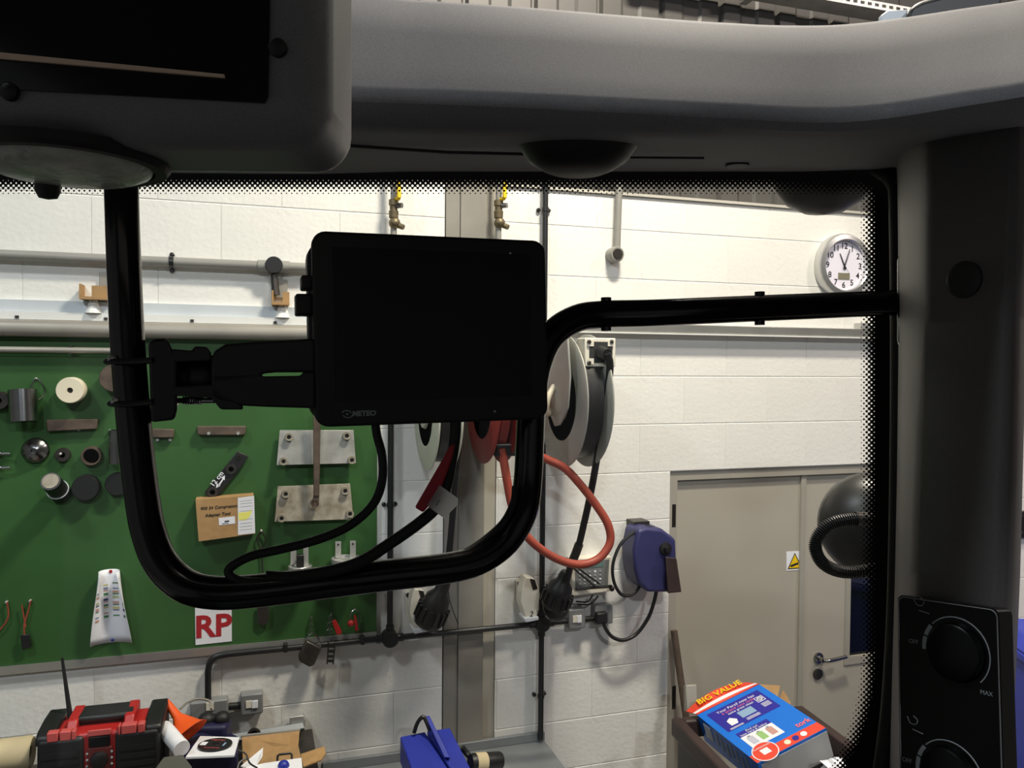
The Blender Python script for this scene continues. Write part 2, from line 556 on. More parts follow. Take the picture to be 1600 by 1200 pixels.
# warning sign
s = thing('warning_sign', 'small square sign with a yellow warning triangle on the grey door', 'sign', w(1241, 892, -.03))
q = MB(); q.plate(wpl([(1229, 862), (1255, 861), (1255, 890), (1229, 892)], -.033), .0015); q.build('backing', M_PAPER, s)
q = MB(); q.plate(wpl([(1242, 863.5), (1254, 888), (1230.5, 889.5)], -.0322), .0005); q.build('triangle_border', M_INK, s)
q = MB(); q.plate(wpl([(1242, 866.5), (1251.7, 886.7), (1232.7, 887.8)], -.0316), .0005); q.build('triangle', M_YELLOW, s)
q = MB(); q.plate(wpl([(1234.5, 883.5), (1247, 878.5), (1248, 881.5), (1236, 886.3)], -.031), .0005); q.build('symbol', M_INK, s)

# ---------------------------------------------------------------- trunking above the board, conduits
tr = thing('wall_trunking', 'long pale metal trunking along the top of the green board', 'trunking', w(240, 530))
zt = lambda y: w(235, y + 3).z
XL, XR = -1.7, 0.62
q = MB(); q.box(WORLD, XL, XR, -.022, 0, 2.722, 2.765); q.build('back_plate', M_PALEMETAL, tr)
q = MB(); q.box(WORLD, XL, XR, -.045, 0, 2.694, 2.7215); q.build('cover_strip', M_WHITEMETAL, tr)
q = MB(); q.lathe((XL, 0.0, 2.662), (1, 0, 0), [(.0, 0), (.03, 0), (.03, XR - XL), (0, XR - XL)], 16)
q2 = MB()
ol = [(0, .0), (.06, .0), (.074, .008), (.08, .022), (.078, .042), (.066, .056), (.05, .06), (0, .06)]
q2.prism([V((XL, -a, 2.633 + b)) for a, b in ol], [V((XR, -a, 2.633 + b)) for a, b in ol])
q2.build('lower_bar', M_TAUPE, tr, smooth=True)
for px in (26, 165, 300, 430):
    X = w(px, 500, .05).x
    q = MB(); q.box(WORLD, X - .006, X + .006, -.048, -.044, 2.697, 2.707); q.build('clip', M_STEELD, tr)

tr2 = thing('cable_channel', 'narrow grey metal channel running below the wall clock', 'trunking', (2.2, 0, 2.68))
q = MB(); q.box(WORLD, 0.9, 3.2, -.05, 0, 2.695, 2.735); q.build('channel_body', M_ALU, tr2, bevel=.003)
q = MB(); q.box(WORLD, 0.9, 3.2, -.056, -.0, 2.688, 2.694); q.build('channel_lip', M_WHITEMETAL, tr2)
q = MB(); X = w(1346, 508, .03).x; q.box(WORLD, X - .02, X + .04, -.05, 0, 2.736, 2.765); q.build('end_bracket', M_GALV, tr2)

def saddle(parent, p, r, horiz=True, m=M_CONDUIT):
    q = MB()
    a = (1, 0, 0) if horiz else (0, 0, 1)
    b = (0, 0, 1) if horiz else (1, 0, 0)
    p = V(p)
    q.cyl(p - V(a) * .008, p + V(a) * .008, r + .003, n=14)
    for sgn in (-1, 1):
        c = p + V(b) * sgn * (r + .011)
        q.lathe((c.x, 0, c.z), (0, -1, 0), [(.009, 0), (.009, .012), (.004, .016), (0, .016)], 10)
    q.build('saddle_clip', m, parent, smooth=True)

cg = thing('grey_pipe', 'thick grey pipe running level high on the white wall left of the monitor', 'pipe', w(240, 410))
q = MB(); q.cyl((-1.7, -.03, 2.922), (.4, -.03, 2.922), .0185, n=18); q.build('pipe_run', M_PIPEGREY, cg, smooth=True)
saddle(cg, (w(268, 408, .03).x, -.03, 2.922), .0185)
jc = w(428, 414, .05)
q = MB(); q.lathe((jc.x, 0, jc.z), (0, -1, 0), [(.033, 0), (.033, .055), (.03, .06), (0, .06)], 22); q.build('junction_box', M_BLACK, cg, smooth=True)
q = MB(); q.cyl((jc.x - .06, -.03, 2.922), (jc.x + .06, -.03, 2.922), .023, n=18); q.build('coupling', M_PIPEGREY, cg, smooth=True)
q = MB(); q.cyl((jc.x, -.03, jc.z - .03), (jc.x + .008, -.035, jc.z - .115), .012, .016, n=14); q.build('drop_pipe', M_STEELD, cg, smooth=True)

def clipbracket(px, lab, wide):
    p = w(px, 472, .05)
    t = thing('mounting_clip', lab, 'bracket', (p.x, -.03, 2.765))
    q = MB(); q.box(WORLD, p.x - .0, p.x + .045, -.012, 0, 2.80, 2.875); q.build('upright', M_TAUPE, t, bevel=.002)
    q = MB(); q.box(WORLD, p.x - wide, p.x + .05, -.075, 0, 2.770, 2.78); q.box(WORLD, p.x - wide, p.x - wide + .006, -.075, 0, 2.78, 2.825); q.box(WORLD, p.x - wide + .04, p.x + .05, -.07, -.06, 2.78, 2.82)
    q.build('tray', M_CARD, t)
    q = MB(); q.lathe((p.x - wide + .04, -.035, 2.722), (0, 0, 1), [(.03, 0), (.012, .048), (0, .048)], 14); q.build('foot', M_WHITEMETAL, t, smooth=True)
clipbracket(152, 'tan mounting clip on the trunking beside the black rail', .055)
clipbracket(431, 'tan mounting clip on the trunking under the round junction box', .015)

cb = thing('black_conduit', 'black conduit run with round junction boxes crossing the lower wall', 'conduit', w(600, 1000))
RC = .0125
zc = 1.412
xv = w(325, 1060, .03).x
pts = [V((xv, -.03, w(325, 1096, .03).z)), V((xv, -.03, zc - .06)), V((xv + .008, -.03, zc - .025)), V((xv + .03, -.03, zc - .006)), V((xv + .07, -.03, zc))]
path = [pts[0]] + crom(pts[1:], 5) + [V((w(955, 962, .03).x, -.03, zc))]
q = MB(); q.tube(path, RC, 12); q.build('conduit_run', M_CONDUIT, cb, smooth=True)
x6, x8 = w(610, 800, .03).x, w(846, 1000, .03).x
q = MB(); q.cyl((x6, -.03, 2.72), (x6, -.03, zc), RC, n=12); q.build('riser', M_CONDUIT, cb, smooth=True)
q = MB(); q.cyl((x8, -.03, 3.5), (x8, -.03, .9), RC, n=12); q.build('riser', M_CONDUIT, cb, smooth=True)
for X in (x6, x8):
    q = MB(); q.lathe((X, 0, zc), (0, -1, 0), [(.034, 0), (.034, .05), (.031, .055), (0, .055)], 20)
    q.cyl((X - .055, -.03, zc), (X + .055, -.03, zc), .0165, n=12).cyl((X, -.03, zc - (.055 if X == x8 else 0)), (X, -.03, zc + .055), .0165, n=12)
    q.build('junction_box', M_BLACK, cb, smooth=True)
for px in (446, 566):
    X = w(px, 1005, .03).x
    q = MB(); q.box(WORLD, X - .008, X + .008, -.046, 0, zc - .012, zc + .022); q.build('saddle_clip', M_BLACK, cb, bevel=.002)
saddle(cb, (x6, -.03, w(610, 789, .03).z), RC, False)
saddle(cb, (x8, -.03, w(850, 327, .03).z), RC, False)
saddle(cb, (x8, -.03, w(841, 1088, .03).z), RC, False)

cu = thing('grey_conduit', 'short grey conduit dropping to a round box left of the clock', 'conduit', w(964, 400))
p0, p1 = w(969, 240, .03), w(964, 390, .03)
q = MB(); q.cyl(p0, p1, .0155, n=12); q.build('conduit_drop', M_PIPEGREY, cu, smooth=True)
p1 = w(964, 397, .05)
q = MB(); q.lathe((p1.x, 0, p1.z), (0, -1, 0), [(.035, 0), (.035, .05), (.031, .058), (0, .058)], 22); q.build('round_box', M_PIPEGREY, cu, smooth=True)
q = MB(); q.lathe((p1.x, -.058, p1.z), (0, -1, 0), [(.024, 0), (.022, .006), (0, .006)], 20); q.build('cover', M_STEELD, cu, smooth=True)

# air line drops with valves
for px, wh in ((617, 'left of the steel column'), (781, 'right of the steel column')):
    t = thing('air_line_valve', 'brass air line drop with a yellow lever ' + wh, 'valve', w(px, 372, .06))
    a = w(px - 2, 340, .06)
    X = a.x
    zz = lambda y: w(px, y, .06).z
    q = MB(); q.cyl((X, -.06, zz(420)), (X, -.06, 3.7), .013, n=12); q.build('pipe', M_PIPEGREY, t, smooth=True)
    q = MB(); q.lathe((X, -.06, zz(342)), (0, 0, 1), [(.013, 0), (.019, .004), (.02, .03), (.016, .034), (.016, .05), (.02, .054), (.02, .075), (.013, .08)], 12); q.build('fitting', M_BRASS, t, smooth=True)
    q = MB(); q.ball((X + .003, -.066, zz(349)), .024, 14); q.cyl((X + .008, -.06, zz(350)), (X + .035, -.085, zz(356)), .013, .011, n=10); q.build('valve_body', M_BRASS, t, smooth=True)
    q = MB(); q.box(WORLD, X + .008, X + .024, -.10, -.085, zz(312), zz(284)); q.cyl((X, -.06, zz(312)), (X + .018, -.09, zz(312)), .008, n=8); q.build('lever', M_YELLOW, t, bevel=.003)
    q = MB(); q.cyl((X, -.06, zz(322)), (X + .03, -.085, zz(322)), .011, n=10); q.build('side_port', M_STEEL, t, smooth=True)

# ---------------------------------------------------------------- clock
cc = V((2.762, 0, 3.045))
RCK = .158
ck = thing('wall_clock', 'round white wall clock with a silver rim and a small display', 'clock', cc)
q = MB(); q.lathe(cc, (0, -1, 0), [(RCK - .006, 0), (RCK, .01), (RCK, .038), (RCK - .008, .052), (RCK - .03, .056), (RCK - .036, .05), (RCK - .036, .02), (0, .02)], 48); q.build('rim', mat('brushed_aluminium', (205, 205, 204), .32, metal=.85, var=.05), ck, smooth=True)
q = MB(); q.lathe((cc.x, -.02, cc.z), (0, -1, 0), [(RCK - .0365, 0), (RCK - .0365, .012), (0, .012)], 40); q.build('dial', mat('dial_white', (232, 228, 240), .5), ck)
frc = lambda x, z, y=.0328: Fr((cc.x + x, -y, cc.z + z), (1, 0, 0), (0, 1, 0), (0, 0, 1))
for h in range(1, 13):
    a = math.radians(90 - 30 * h)
    text('numeral', str(h), frc(.096 * math.cos(a), .096 * math.sin(a)), .041, M_INK, ck, bold=.0006)
def hand(nm, ang, L, wd_, y, back=.02):
    a = math.radians(90 - ang)
    u, n_ = V((math.cos(a), 0, math.sin(a))), V((-math.sin(a), 0, math.cos(a)))
    c = V((cc.x, -y, cc.z))
    q = MB(); q.plate([c - u * back - n_ * wd_, c + u * L - n_ * wd_ * .5, c + u * L + n_ * wd_ * .5, c - u * back + n_ * wd_], .001); q.build(nm, M_INK, ck)
hand('hour_hand', 335, .064, .0045, .036)
hand('minute_hand', 20, .088, .0032, .038)
hand('second_hand', 145, .05, .0007, .040, .01)
q = MB(); q.box(WORLD, cc.x - .034, cc.x + .034, -.0342, -.032, cc.z - .068, cc.z - .036); q.build('display', mat('lcd', (128, 124, 104), .3), ck)

# ---------------------------------------------------------------- cable tray high on the cladding
t = thing('cable_tray', 'pale perforated cable tray high on the grey cladding', 'cable tray', (3.4, 0, 4.2))
q = MB()
za = w(1375, 10, .07).z
q.box(WORLD, 1.6, 5.5, -.07, -.066, za - .012, za - .003)
q.box(WORLD, 1.6, 5.5, -.07, -.066, za + .012, za + .022)
q.box(WORLD, 1.6, 5.5, -.07, .05, za - .015, za - .012)
for i in range(90):
    x = 1.62 + i * .043
    q.box(WORLD, x, x + .018, -.07, -.066, za - .003, za + .012)
q.build('tray', M_GALV, t)
for x in (2.2, 3.7, 5.2):
    q = MB(); q.box(WORLD, x, x + .04, -.06, .054, za - .04, za - .0155); q.build('support_arm', M_GALV, t)

# ================================================================== GREEN BOARD AND WHAT HANGS ON IT
BT = .018
gb = thing('tool_board', 'large dark green tool board mounted on the white block wall', 'board', (-.6, 0, 1.42))
XB = w(589, 800, BT).x
q = MB(); q.box(WORLD, -1.75, XB, -BT, 0, 1.443, 2.632); q.build('panel', M_GREEN, gb)
q = MB(); q.box(WORLD, -1.75, XB, -.024, 0, 1.412, 1.4425); q.build('edge_strip', M_ALU, gb)
def pin(px, py, r=.005, nm='pin', out=.012):
    p = w(px, py, BT)
    q = MB(); q.lathe((p.x, -BT, p.z), (0, -1, 0), [(r, 0), (r, out), (r * .6, out + .002), (0, out + .002)], 10)
    return q.build(nm, M_GALV, gb, smooth=True)
for a in ((124, 671), (172, 673), (57, 592), (408, 829)):
    pin(*a)

rd = thing('hanging_rod', 'thin metal rod along the top of the green board', 'rod', w(90, 552))
zr = w(90, 547, .05).z
q = MB(); q.cyl((-1.7, -.05, zr), (w(205, 547, .05).x, -.05, zr), .011, n=12); q.build('rod', M_TAUPE, rd, smooth=True)
for px in (110, -60):
    X = w(px, 547, .05).x
    q = MB(); q.box(WORLD, X - .006, X + .006, -.055, -BT, zr - .014, zr + .016); q.build('rod_bracket', M_STEELD, rd)

def cupz(name, px, py, wpx, hpx, out, m, label, cat, tilt=(0, 0, 1), wall_t=.004, n=24):   # open vertical sleeve
    s_ = mpp(px, py, out)
    c = w(px, py, out)
    r, h = wpx / 2 * s_, hpx * s_
    a = V(tilt).normalized()
    q = MB(); q.lathe(c - a * h / 2, a, [(r - wall_t, 0), (r, 0.0), (r, h), (r - wall_t, h), (r - wall_t, 0)], n)
    return tag(q.build(name, m, smooth=True), label, cat)
def disc(name, px, py, rpx, out0, out1, m, label, cat, prof=None, parent=None, axis=(0, -1, 0), hole=0.0):
    p = w(px, py, out1)
    r = rpx * mpp(px, py, out1)
    L = out1 - out0
    q = MB(); prof_ = prof(r, L) if prof else [(hole * r, 0), (r, 0), (r, L * .85), (r * .93, L), (hole * r, L)] + ([(hole * r, 0)] if hole else [])
    q.lathe((p.x, -out0, p.z), axis, prof_, 28)
    ob = q.build(name, m, parent, smooth=True)
    if parent is None:
        tag(ob, label, cat)
    return ob

steelc = thing('steel_sleeve', 'large polished steel sleeve hanging by a wire at the left of the board', 'sleeve', w(38, 658, .06))
s_ = mpp(38, 632, .07); c = w(36, 634, .07); a = V((-.06, .12, 1)).normalized(); h = 50 * s_; r = 20 * s_
q = MB(); q.lathe(c - a * h / 2, a, [(r - .005, 0), (r, 0), (r, h), (r - .005, h), (r - .005, 0)], 32); q.build('sleeve', M_STEEL, steelc, smooth=True)
q = MB(); q.tube(crom([w(50, 615, .05), w(50, 600, .04), w(57, 592, .032), w(66, 600, .04), w(70, 615, .04), w(60, 625, .06)], 6), .0022, 6); q.build('wire', M_BLACK, steelc, smooth=True)

rl = thing('nylon_roller', 'white round nylon roller with a dark centre hole on the board', 'roller', w(110, 625, .08))
p = w(109, 610, .10); r = 20.5 * mpp(109, 610, .10)
q = MB(); q.lathe((p.x, -BT, p.z), (0, -1, 0), [(r * .9, 0), (r, .03), (r, .075), (r * .94, .082), (r * .22, .082), (r * .2, .06), (0, .06)], 32); q.build('roller', M_IVORY, rl, smooth=True)
q = MB(); q.lathe((p.x, -BT - .0605, p.z), (0, -1, 0), [(r * .19, 0), (r * .19, .004), (0, .004)], 14); q.build('peg', M_BLACK, rl)

disc('brown_bush', 178, 591, 22, BT, .09, M_RUST, 'brown cylindrical bush half hidden behind the black rail', 'bush')
disc('dark_disc', -2, 626, 14, BT, .06, M_STEELD, 'dark disc cut off by the left picture edge', 'disc', hole=.3)
q = MB(); q.plate(wpl([(72, 656), (152, 655), (151, 670), (74, 674)], .045), .022); tag(q.build('flat_bar', M_RUST, bevel=.002), 'brown flat steel bar under the white roller', 'bar')
def cone(r, L): return [(r, 0), (r, L * .3), (r * .9, L * .45), (r * .28, L), (r * .2, L), (r * .2, L * .7), (0, L * .7)]
disc('steel_bell', 52, 705, 20, BT, .055, M_STEEL, 'shiny bell shaped steel washer below the steel sleeve', 'washer', prof=cone)
disc('dark_ring', 97, 711, 11, BT, .04, M_STEELD, 'small dark steel ring hanging on a pin', 'ring', hole=.4)
pin(97, 708, out=.03)
disc('open_ring', 142, 713, 15, BT, .05, M_RUST, 'dark open ring between the small ring and the black rail', 'ring', hole=.78)
cupz('steel_tube_piece', 184, 698, 26, 52, .06, M_STEEL, 'upright steel tube partly behind the black rail', 'tube')
q = MB(); a0, a1 = w(96, 772, .02), w(79, 752, .14); q.cyl(a0, a1, 15 * mpp(88, 760, .08), 14 * mpp(88, 760, .08), n=24)
bc = q.build('black_cylinder', M_BLACK, smooth=True); tag(bc, 'black cylinder with a pale end tilted out of the board', 'cylinder')
q = MB(); dd = (a1 - a0).normalized(); q.cyl(a1, a1 + dd * .003, 12 * mpp(80, 752, .14), n=20); q.build('end_cap', M_PLATERUST, bc)
q = MB(); q.tube([a0 + dd * .05 + v * 1.0 for v in [(dd.orthogonal().normalized() * math.cos(t_) + dd.cross(dd.orthogonal().normalized()) * math.sin(t_)) * 15.4 * mpp(88, 760, .08) for t_ in [k * 2 * math.pi / 24 for k in range(24)]]], .002, 6, closed=True); q.build('band', M_PALEMETAL, bc, smooth=True)
disc('rubber_disc', 133, 763, 20, BT, .06, M_BLACK, 'large black rubber disc right of the tilted cylinder', 'disc')
disc('rubber_disc', 183, 757, 18, BT, .055, M_BLACK, 'black rubber disc cut by the vertical black rail', 'disc')
for py, lab in ((709, 'upper small steel fitting at the left picture edge'), (731, 'lower small steel fitting at the left picture edge')):
    p = w(2, py, .04)
    q = MB(); q.cyl(p - V((.05, 0, 0)), p + V((.0, 0, 0)), .008, n=10).cyl(p, p + V((.028, 0, 0)), .005, n=8).cyl(p + V((-.01, .022, 0)), p - V((.01, 0, 0)), .006, n=8)
    tag(q.build('pipe_fitting', M_STEEL, smooth=True), lab, 'fitting')

hb = thing('drilled_bar', 'dark steel bar with two bolt heads left of the metal plates', 'bar', w(346, 680, .04))
q = MB(); q.plate(wpl([(308, 666), (384, 666), (384, 677), (380, 680), (312, 680), (308, 677)], .045), .026); q.build('bar', M_RUST, hb, bevel=.003)
for px in (326, 372):
    p = w(px, 677, .047); q = MB(); q.lathe((p.x, -.045, p.z), (0, -1, 0), [(.006, 0), (.006, .006), (0, .006)], 10); q.build('bolt_head', M_GALV, hb)
hb2 = thing('drilled_bar', 'short dark bar with two bolt heads just right of the black rail', 'bar', w(255, 690, .04))
q = MB(); q.plate(wpl([(238, 670), (272, 671), (271, 684), (238, 684)], .045), .026); q.build('bar', M_RUST, hb2, bevel=.003)
for px in (245, 265):
    p = w(px, 688, .047); q = MB(); q.lathe((p.x, -BT, p.z), (0, -1, 0), [(.006, 0), (.006, .012), (0, .012)], 10); q.build('bolt_head', M_GALV, hb2)

mb_ = thing('marked_strap', 'black steel strap with a white arrow leaning above the cardboard box', 'strap', w(330, 780, .04))
q = MB(); q.plate(wpl([(371, 705), (388, 713), (383, 722), (340, 776), (325, 777), (320, 769)], .04), .012); q.build('strap', M_BLACK, mb_, bevel=.002)
for px, py, rr in ((332, 769, 8), (361, 733, 8), (374, 713, 3)):
    p = w(px, py, .045); r = rr * mpp(px, py)
    q = MB(); q.lathe((p.x, -.04, p.z), (0, -1, 0), [(r * .5, 0), (r, 0), (r, .008), (r * .5, .008), (r * .5, 0)], 16); q.build('boss', M_STEELD, mb_, smooth=True)
q = MB()
q.plate(wpl([(340.5, 758), (349, 746), (350.5, 747.5), (342.5, 759.5)], .0415), .0008)
q.plate(wpl([(337.5, 762.5), (338.5, 755), (344.5, 759)], .0415), .0008)
q.plate(wpl([(351.5, 742.5), (345.5, 746.5), (351, 750.5)], .0415), .0008)
q.build('painted_arrow', M_PAPER, mb_)
A, B = w(334, 755, .0415), w(344, 742, .0415)
xd = (B - A).normalized()
text('painted_mark', '12 cm', Fr((A + B) / 2, xd, (0, 1, 0), xd.cross(V((0, 1, 0))) * 1.0), .026, M_PAPER, mb_, bold=.0004)

# cardboard box
cbx = thing('cardboard_box', 'small cardboard box with handwriting and a paper slip on the board', 'box', w(350, 846, .07))
front = wpl([(305.5, 781), (396, 774), (398.5, 834), (310.5, 846)], .085)
q = MB(); q.prism(front, [V((p.x, -BT - .001, p.z)) for p in front]); q.build('carton', M_CARD, cbx)
q = MB(); bk = wpl([(306, 779), (392, 771), (392, 776), (306, 783)], .05); q.plate(bk, .003); q.build('top_flap', M_CARD, cbx)
q = MB(); q.plate(wpl([(371.5, 778), (397, 774.5), (398.7, 833), (371.8, 836)], .0865), .0008); slip = q.build('paper_slip', M_PAPER, cbx)
for i, yy in enumerate((783, 787, 792, 799, 812, 818, 823, 828)):
    q = MB(); q.plate(wpl([(375, yy), (394, yy - 2), (394, yy - 1.5), (375, yy + .5)], .0870), .0003)
    q.build('printed_line', M_PRINTGREY, slip)
q = MB(); q.plate(wpl([(372.5, 801), (386, 800), (394, 797), (391, 806), (384, 813), (373, 813)], .0869), .0003); q.build('highlighter_mark', mat('highlighter', (240, 236, 120), .6), slip)
q = MB(); q.plate(wpl([(341.5, 809.5), (367, 806.5), (367.5, 818), (342.5, 821)], .0862), .0005); lb_ = q.build('sticker', M_PAPER, cbx)
for pts_ in ([(347, 818.2), (357, 817), (357, 818), (347, 819.2)], [(351, 814), (358, 813), (358, 815.2), (351, 816.2)]):
    q = MB(); q.plate(wpl(pts_, .0867), .0003); q.build('printed_line', M_INK, lb_)
A, B = w(314, 795, .0862), w(371, 790, .0862)
xd = (B - A).normalized(); up_ = -xd.cross(V((0, -1, 0))).normalized()
up_ = up_ if up_.z > 0 else -up_
text('handwriting', '900 S4 Compressor', Fr((A + B) / 2, xd, (0, 1, 0), up_), .0165, M_INK, cbx, bold=.0002, shear=.15)
A, B = w(324, 806, .0862), w(356, 802, .0862)
text('handwriting', 'Adapter Tool', Fr((A + B) / 2, xd, (0, 1, 0), up_), .0165, M_INK, cbx, bold=.0003, shear=.2)

# two metal plates with spacers and the bar across them
def plateset(corn, bolts, m, lab, outs):
    t = thing('metal_plate', lab, 'plate', w((corn[2][0] + corn[3][0]) / 2, corn[3][1], .05))
    fr_ = [w(corn[0][0], corn[0][1], outs[0]), w(corn[1][0], corn[1][1], outs[0]), w(corn[2][0], corn[2][1], outs[1]), w(corn[3][0], corn[3][1], outs[1])]
    q = MB(); q.plate(fr_, .008); q.build('plate', m, t, bevel=.0015)
    for bx_, by_ in bolts:
        k = (by_ - corn[0][1]) / (corn[3][1] - corn[0][1])
        o = outs[0] + (outs[1] - outs[0]) * k
        p = w(bx_, by_, o + .02)
        r = 6 * mpp(bx_, by_, o)
        q = MB(); q.lathe((p.x, -o, p.z), (0, -1, 0), [(r * .55, 0), (r, 0), (r, .022), (r * .55, .022), (r * .55, 0)], 16); q.build('spacer', M_PLATERUST, t, smooth=True)
        q = MB(); q.lathe((p.x, -o - .001, p.z), (0, -1, 0), [(r * .53, 0), (r * .53, .012), (0, .012)], 12); q.build('bolt', M_INK, t)
plateset([(437, 672), (552.5, 672), (556.5, 724), (432, 727)], [(451.6, 683), (542, 681), (443, 721), (550, 719)], M_PLATE, 'upper bright metal plate with four spacers on the board', (.045, .06))
plateset([(434, 760), (547, 755.5), (552.6, 811.5), (429, 815.5)], [(446.5, 772), (539.5, 767), (440, 810), (547, 803)], M_PLATERUST, 'lower stained metal plate with four spacers on the board', (.045, .06))
bar = thing('hook_bar', 'brown vertical steel bar in front of the two metal plates', 'bar', w(495, 792, .1))
q = MB(); q.plate(wpl([(489.5, 640), (501.5, 640), (499, 775), (490, 775)], .105), .014); q.build('bar', M_RUST, bar, bevel=.002)
p = w(492.5, 788, .11)
q = MB(); q.lathe((p.x, -.07, p.z), (0, -1, 0), [(.006, 0), (.016, 0), (.016, .03), (.006, .03), (.006, 0)], 16); q.plate(wpl([(490, 774), (499, 774), (498, 790), (487, 790)], .1), .012); q.build('end_eye', M_RUST, bar, smooth=True)

q = MB()
q.tube(crom([w(408, 831, .03), w(402, 840, .03), w(404, 851, .03), w(409, 857, .03), w(414, 850, .03), w(415, 840, .03)], 5, True), .003, 6, closed=True)
q.tube([w(409, 857, .03), w(411, 905, .03), w(411, 945, .03)], .0035, 6)
q.plate(wpl([(402, 945), (420, 944), (420, 972), (410, 978), (402, 972)], .035), .006)
tag(q.build('ring_spanner', M_STEELD, smooth=True), 'thin dark tool hanging by a wire ring below the metal plates', 'tool')

def spring_cup(px, py, rx, prongs, lab, dark):
    t = thing('pronged_cup', lab, 'cup', w(px, py + 6, .09))
    c = w(px, py, .085); s_ = mpp(px, py, .085); r = rx * s_
    q = MB(); q.lathe(c - V((0, 0, .02)), (0, 0, 1), [(r * .9, 0), (r, .004), (r, .02), (r * .96, .022), (r * .93, .014), (0, .014)], 28); q.build('cup', M_GALV, t, smooth=True)
    for x0_, x1_, y0_, y1_ in prongs:
        q = MB(); q.plate(wpl([(x0_, y0_), (x1_, y0_), (x1_, y1_), (x0_, y1_)], .06), .004); ob = q.build('prong', M_GALV, t)
        p = w((x0_ + x1_) / 2, y0_ + 5, .062); q = MB(); q.lathe((p.x, -.0602, p.z), (0, -1, 0), [(.004, 0), (.004, .002), (0, .002)], 8); q.build('rivet', M_STEELD, t)
    if dark:
        q = MB(); q.box(WORLD, c.x - .014, c.x + .014, c.y - .014, c.y + .014, c.z - .006, c.z + .045); q.build('core', M_BLACK, t, bevel=.003)
spring_cup(469, 884, 18, [(454, 463, 849, 882), (474, 482, 848, 884)], 'round metal cup with a black core left of the other cup', True)
spring_cup(541, 872, 23, [(524, 533, 846, 872), (547, 556, 845, 872)], 'open round metal cup with two tall prongs', False)

# papers
q = MB(); q.plate(wpl([(304.5, 944), (362, 940), (362.3, 1002), (305.5, 1008)], BT + .003), .001)
rp = thing('lettered_sheet', 'white sheet with red letters below the bent black rail', 'paper', w(333, 1008, BT))
q.build('sheet', M_PAPER, rp)
A, B = w(308, 982, BT + .004), w(358, 977, BT + .004)
text('letters', 'RP', Fr((A + B) / 2, (1, 0, 0), (0, 1, 0), (0, 0, 1)), .118, M_REDINK, rp, bold=.0035, sx=1.02)

chart = thing('colour_chart', 'curling white paper with rows of colour swatches pinned on the board', 'paper', w(180, 1010, BT))
pt, pb = w(173, 889, BT + .003), w(176, 1003.5, BT + .003)
HW = .080
def chart_pt(u, v, lift=0.0):     # u -1..1 across, v 0 top .. 1 bottom
    k = 2.3 + (.85 - 2.3) * v
    a = k * u
    base = pt.lerp(pb, v)
    rr = HW / k
    n_ = V((-math.sin(a), -math.cos(a), 0))
    return V((base.x + rr * math.sin(a), base.y - rr * (1 - math.cos(a)) , base.z)) + V((math.sin(a) * -1, -math.cos(a), 0)) * lift
q = MB()
NU, NV = 24, 10
grid = [[chart_pt(-1 + 2 * i / NU, j / NV) for i in range(NU + 1)] for j in range(NV + 1)]
fs = []
vs = [p for row in grid for p in row]
for j in range(NV):
    for i in range(NU):
        a = j * (NU + 1) + i
        fs.append((a, a + 1, a + NU + 2, a + NU + 1))
q.add(vs, fs)
sh = q.build('sheet', M_PAPER, chart, smooth=True)
sm = sh.modifiers.new('thickness', 'SOLIDIFY'); sm.thickness = .0006; sm.offset = 0
cols = [(120, 130, 160), (176, 190, 140), (92, 120, 90), (190, 150, 130), (60, 70, 110), (196, 190, 120), (70, 130, 80), (196, 150, 150)]
msw = [mat('swatch_%d' % i, c_, .7) for i, c_ in enumerate(cols)]
q = MB()
for ci, (u0, u1, va, vb, nn) in enumerate(((-.80, -.58, .30, .70, 10), (-.34, -.14, .20, .66, 12), (.06, .36, .18, .66, 13), (.60, .78, .22, .66, 10))):
    for k in range(nn):
        if (k * 7 + ci) % 5 == 4:
            continue
        v0 = va + (vb - va) * k / nn
        v1 = v0 + (vb - va) / nn * (.85 if k % 2 else .45)
        um = (u0 + u1) / 2
        pts_ = [chart_pt(u0, v0, .0012), chart_pt(um, v0, .0012), chart_pt(u1, v0, .0012), chart_pt(u1, v1, .0012), chart_pt(um, v1, .0012), chart_pt(u0, v1, .0012)]
        q.add(pts_, [(0, 1, 4, 5), (1, 2, 3, 4)], (k * 3 + ci * 5) % 8)
q.build('colour_swatches', msw, chart)
q = MB(); p = chart_pt(0, .965); q.lathe((p.x, p.y, p.z), (0, -1, 0), [(.005, 0), (.005, .006), (0, .008)], 10); q.build('push_pin', M_BLUE, chart, smooth=True)
q = MB(); p = chart_pt(0, .03); q.lathe((p.x, p.y, p.z), (0, -1, 0), [(.006, 0), (.006, .004), (0, .005)], 10); q.build('push_pin', M_RED, chart, smooth=True)

# keys and tags
t = thing('wire_tag', 'black tag hanging on orange wires at the lower left of the board', 'tag', w(40, 1015, .03))
q = MB(); q.plate(wpl([(31, 993), (46, 991), (49, 1011), (35, 1016)], .04), .008); q.build('tag', M_BLACK, t, bevel=.002)
q = MB(); q.tube(crom([w(48, 938, .03), w(44, 955, .03), (w(38, 975, .035)), w(38, 992, .036)], 5), .0028, 6); q.tube(crom([w(34, 945, .03), w(37, 962, .03), w(40, 980, .035)], 5), .0025, 6); q.build('wire', M_ORANGEHOSE, t, smooth=True)
q = MB(); q.tube(crom([w(11, 940, .03), w(13, 962, .03), w(6, 977, .03), w(-6, 990, .03)], 5), .0028, 6)
tag(q.build('orange_wire', M_ORANGEHOSE, smooth=True), 'loose orange wire hanging at the left picture edge', 'wire')
pin(48, 938); pin(11, 940)

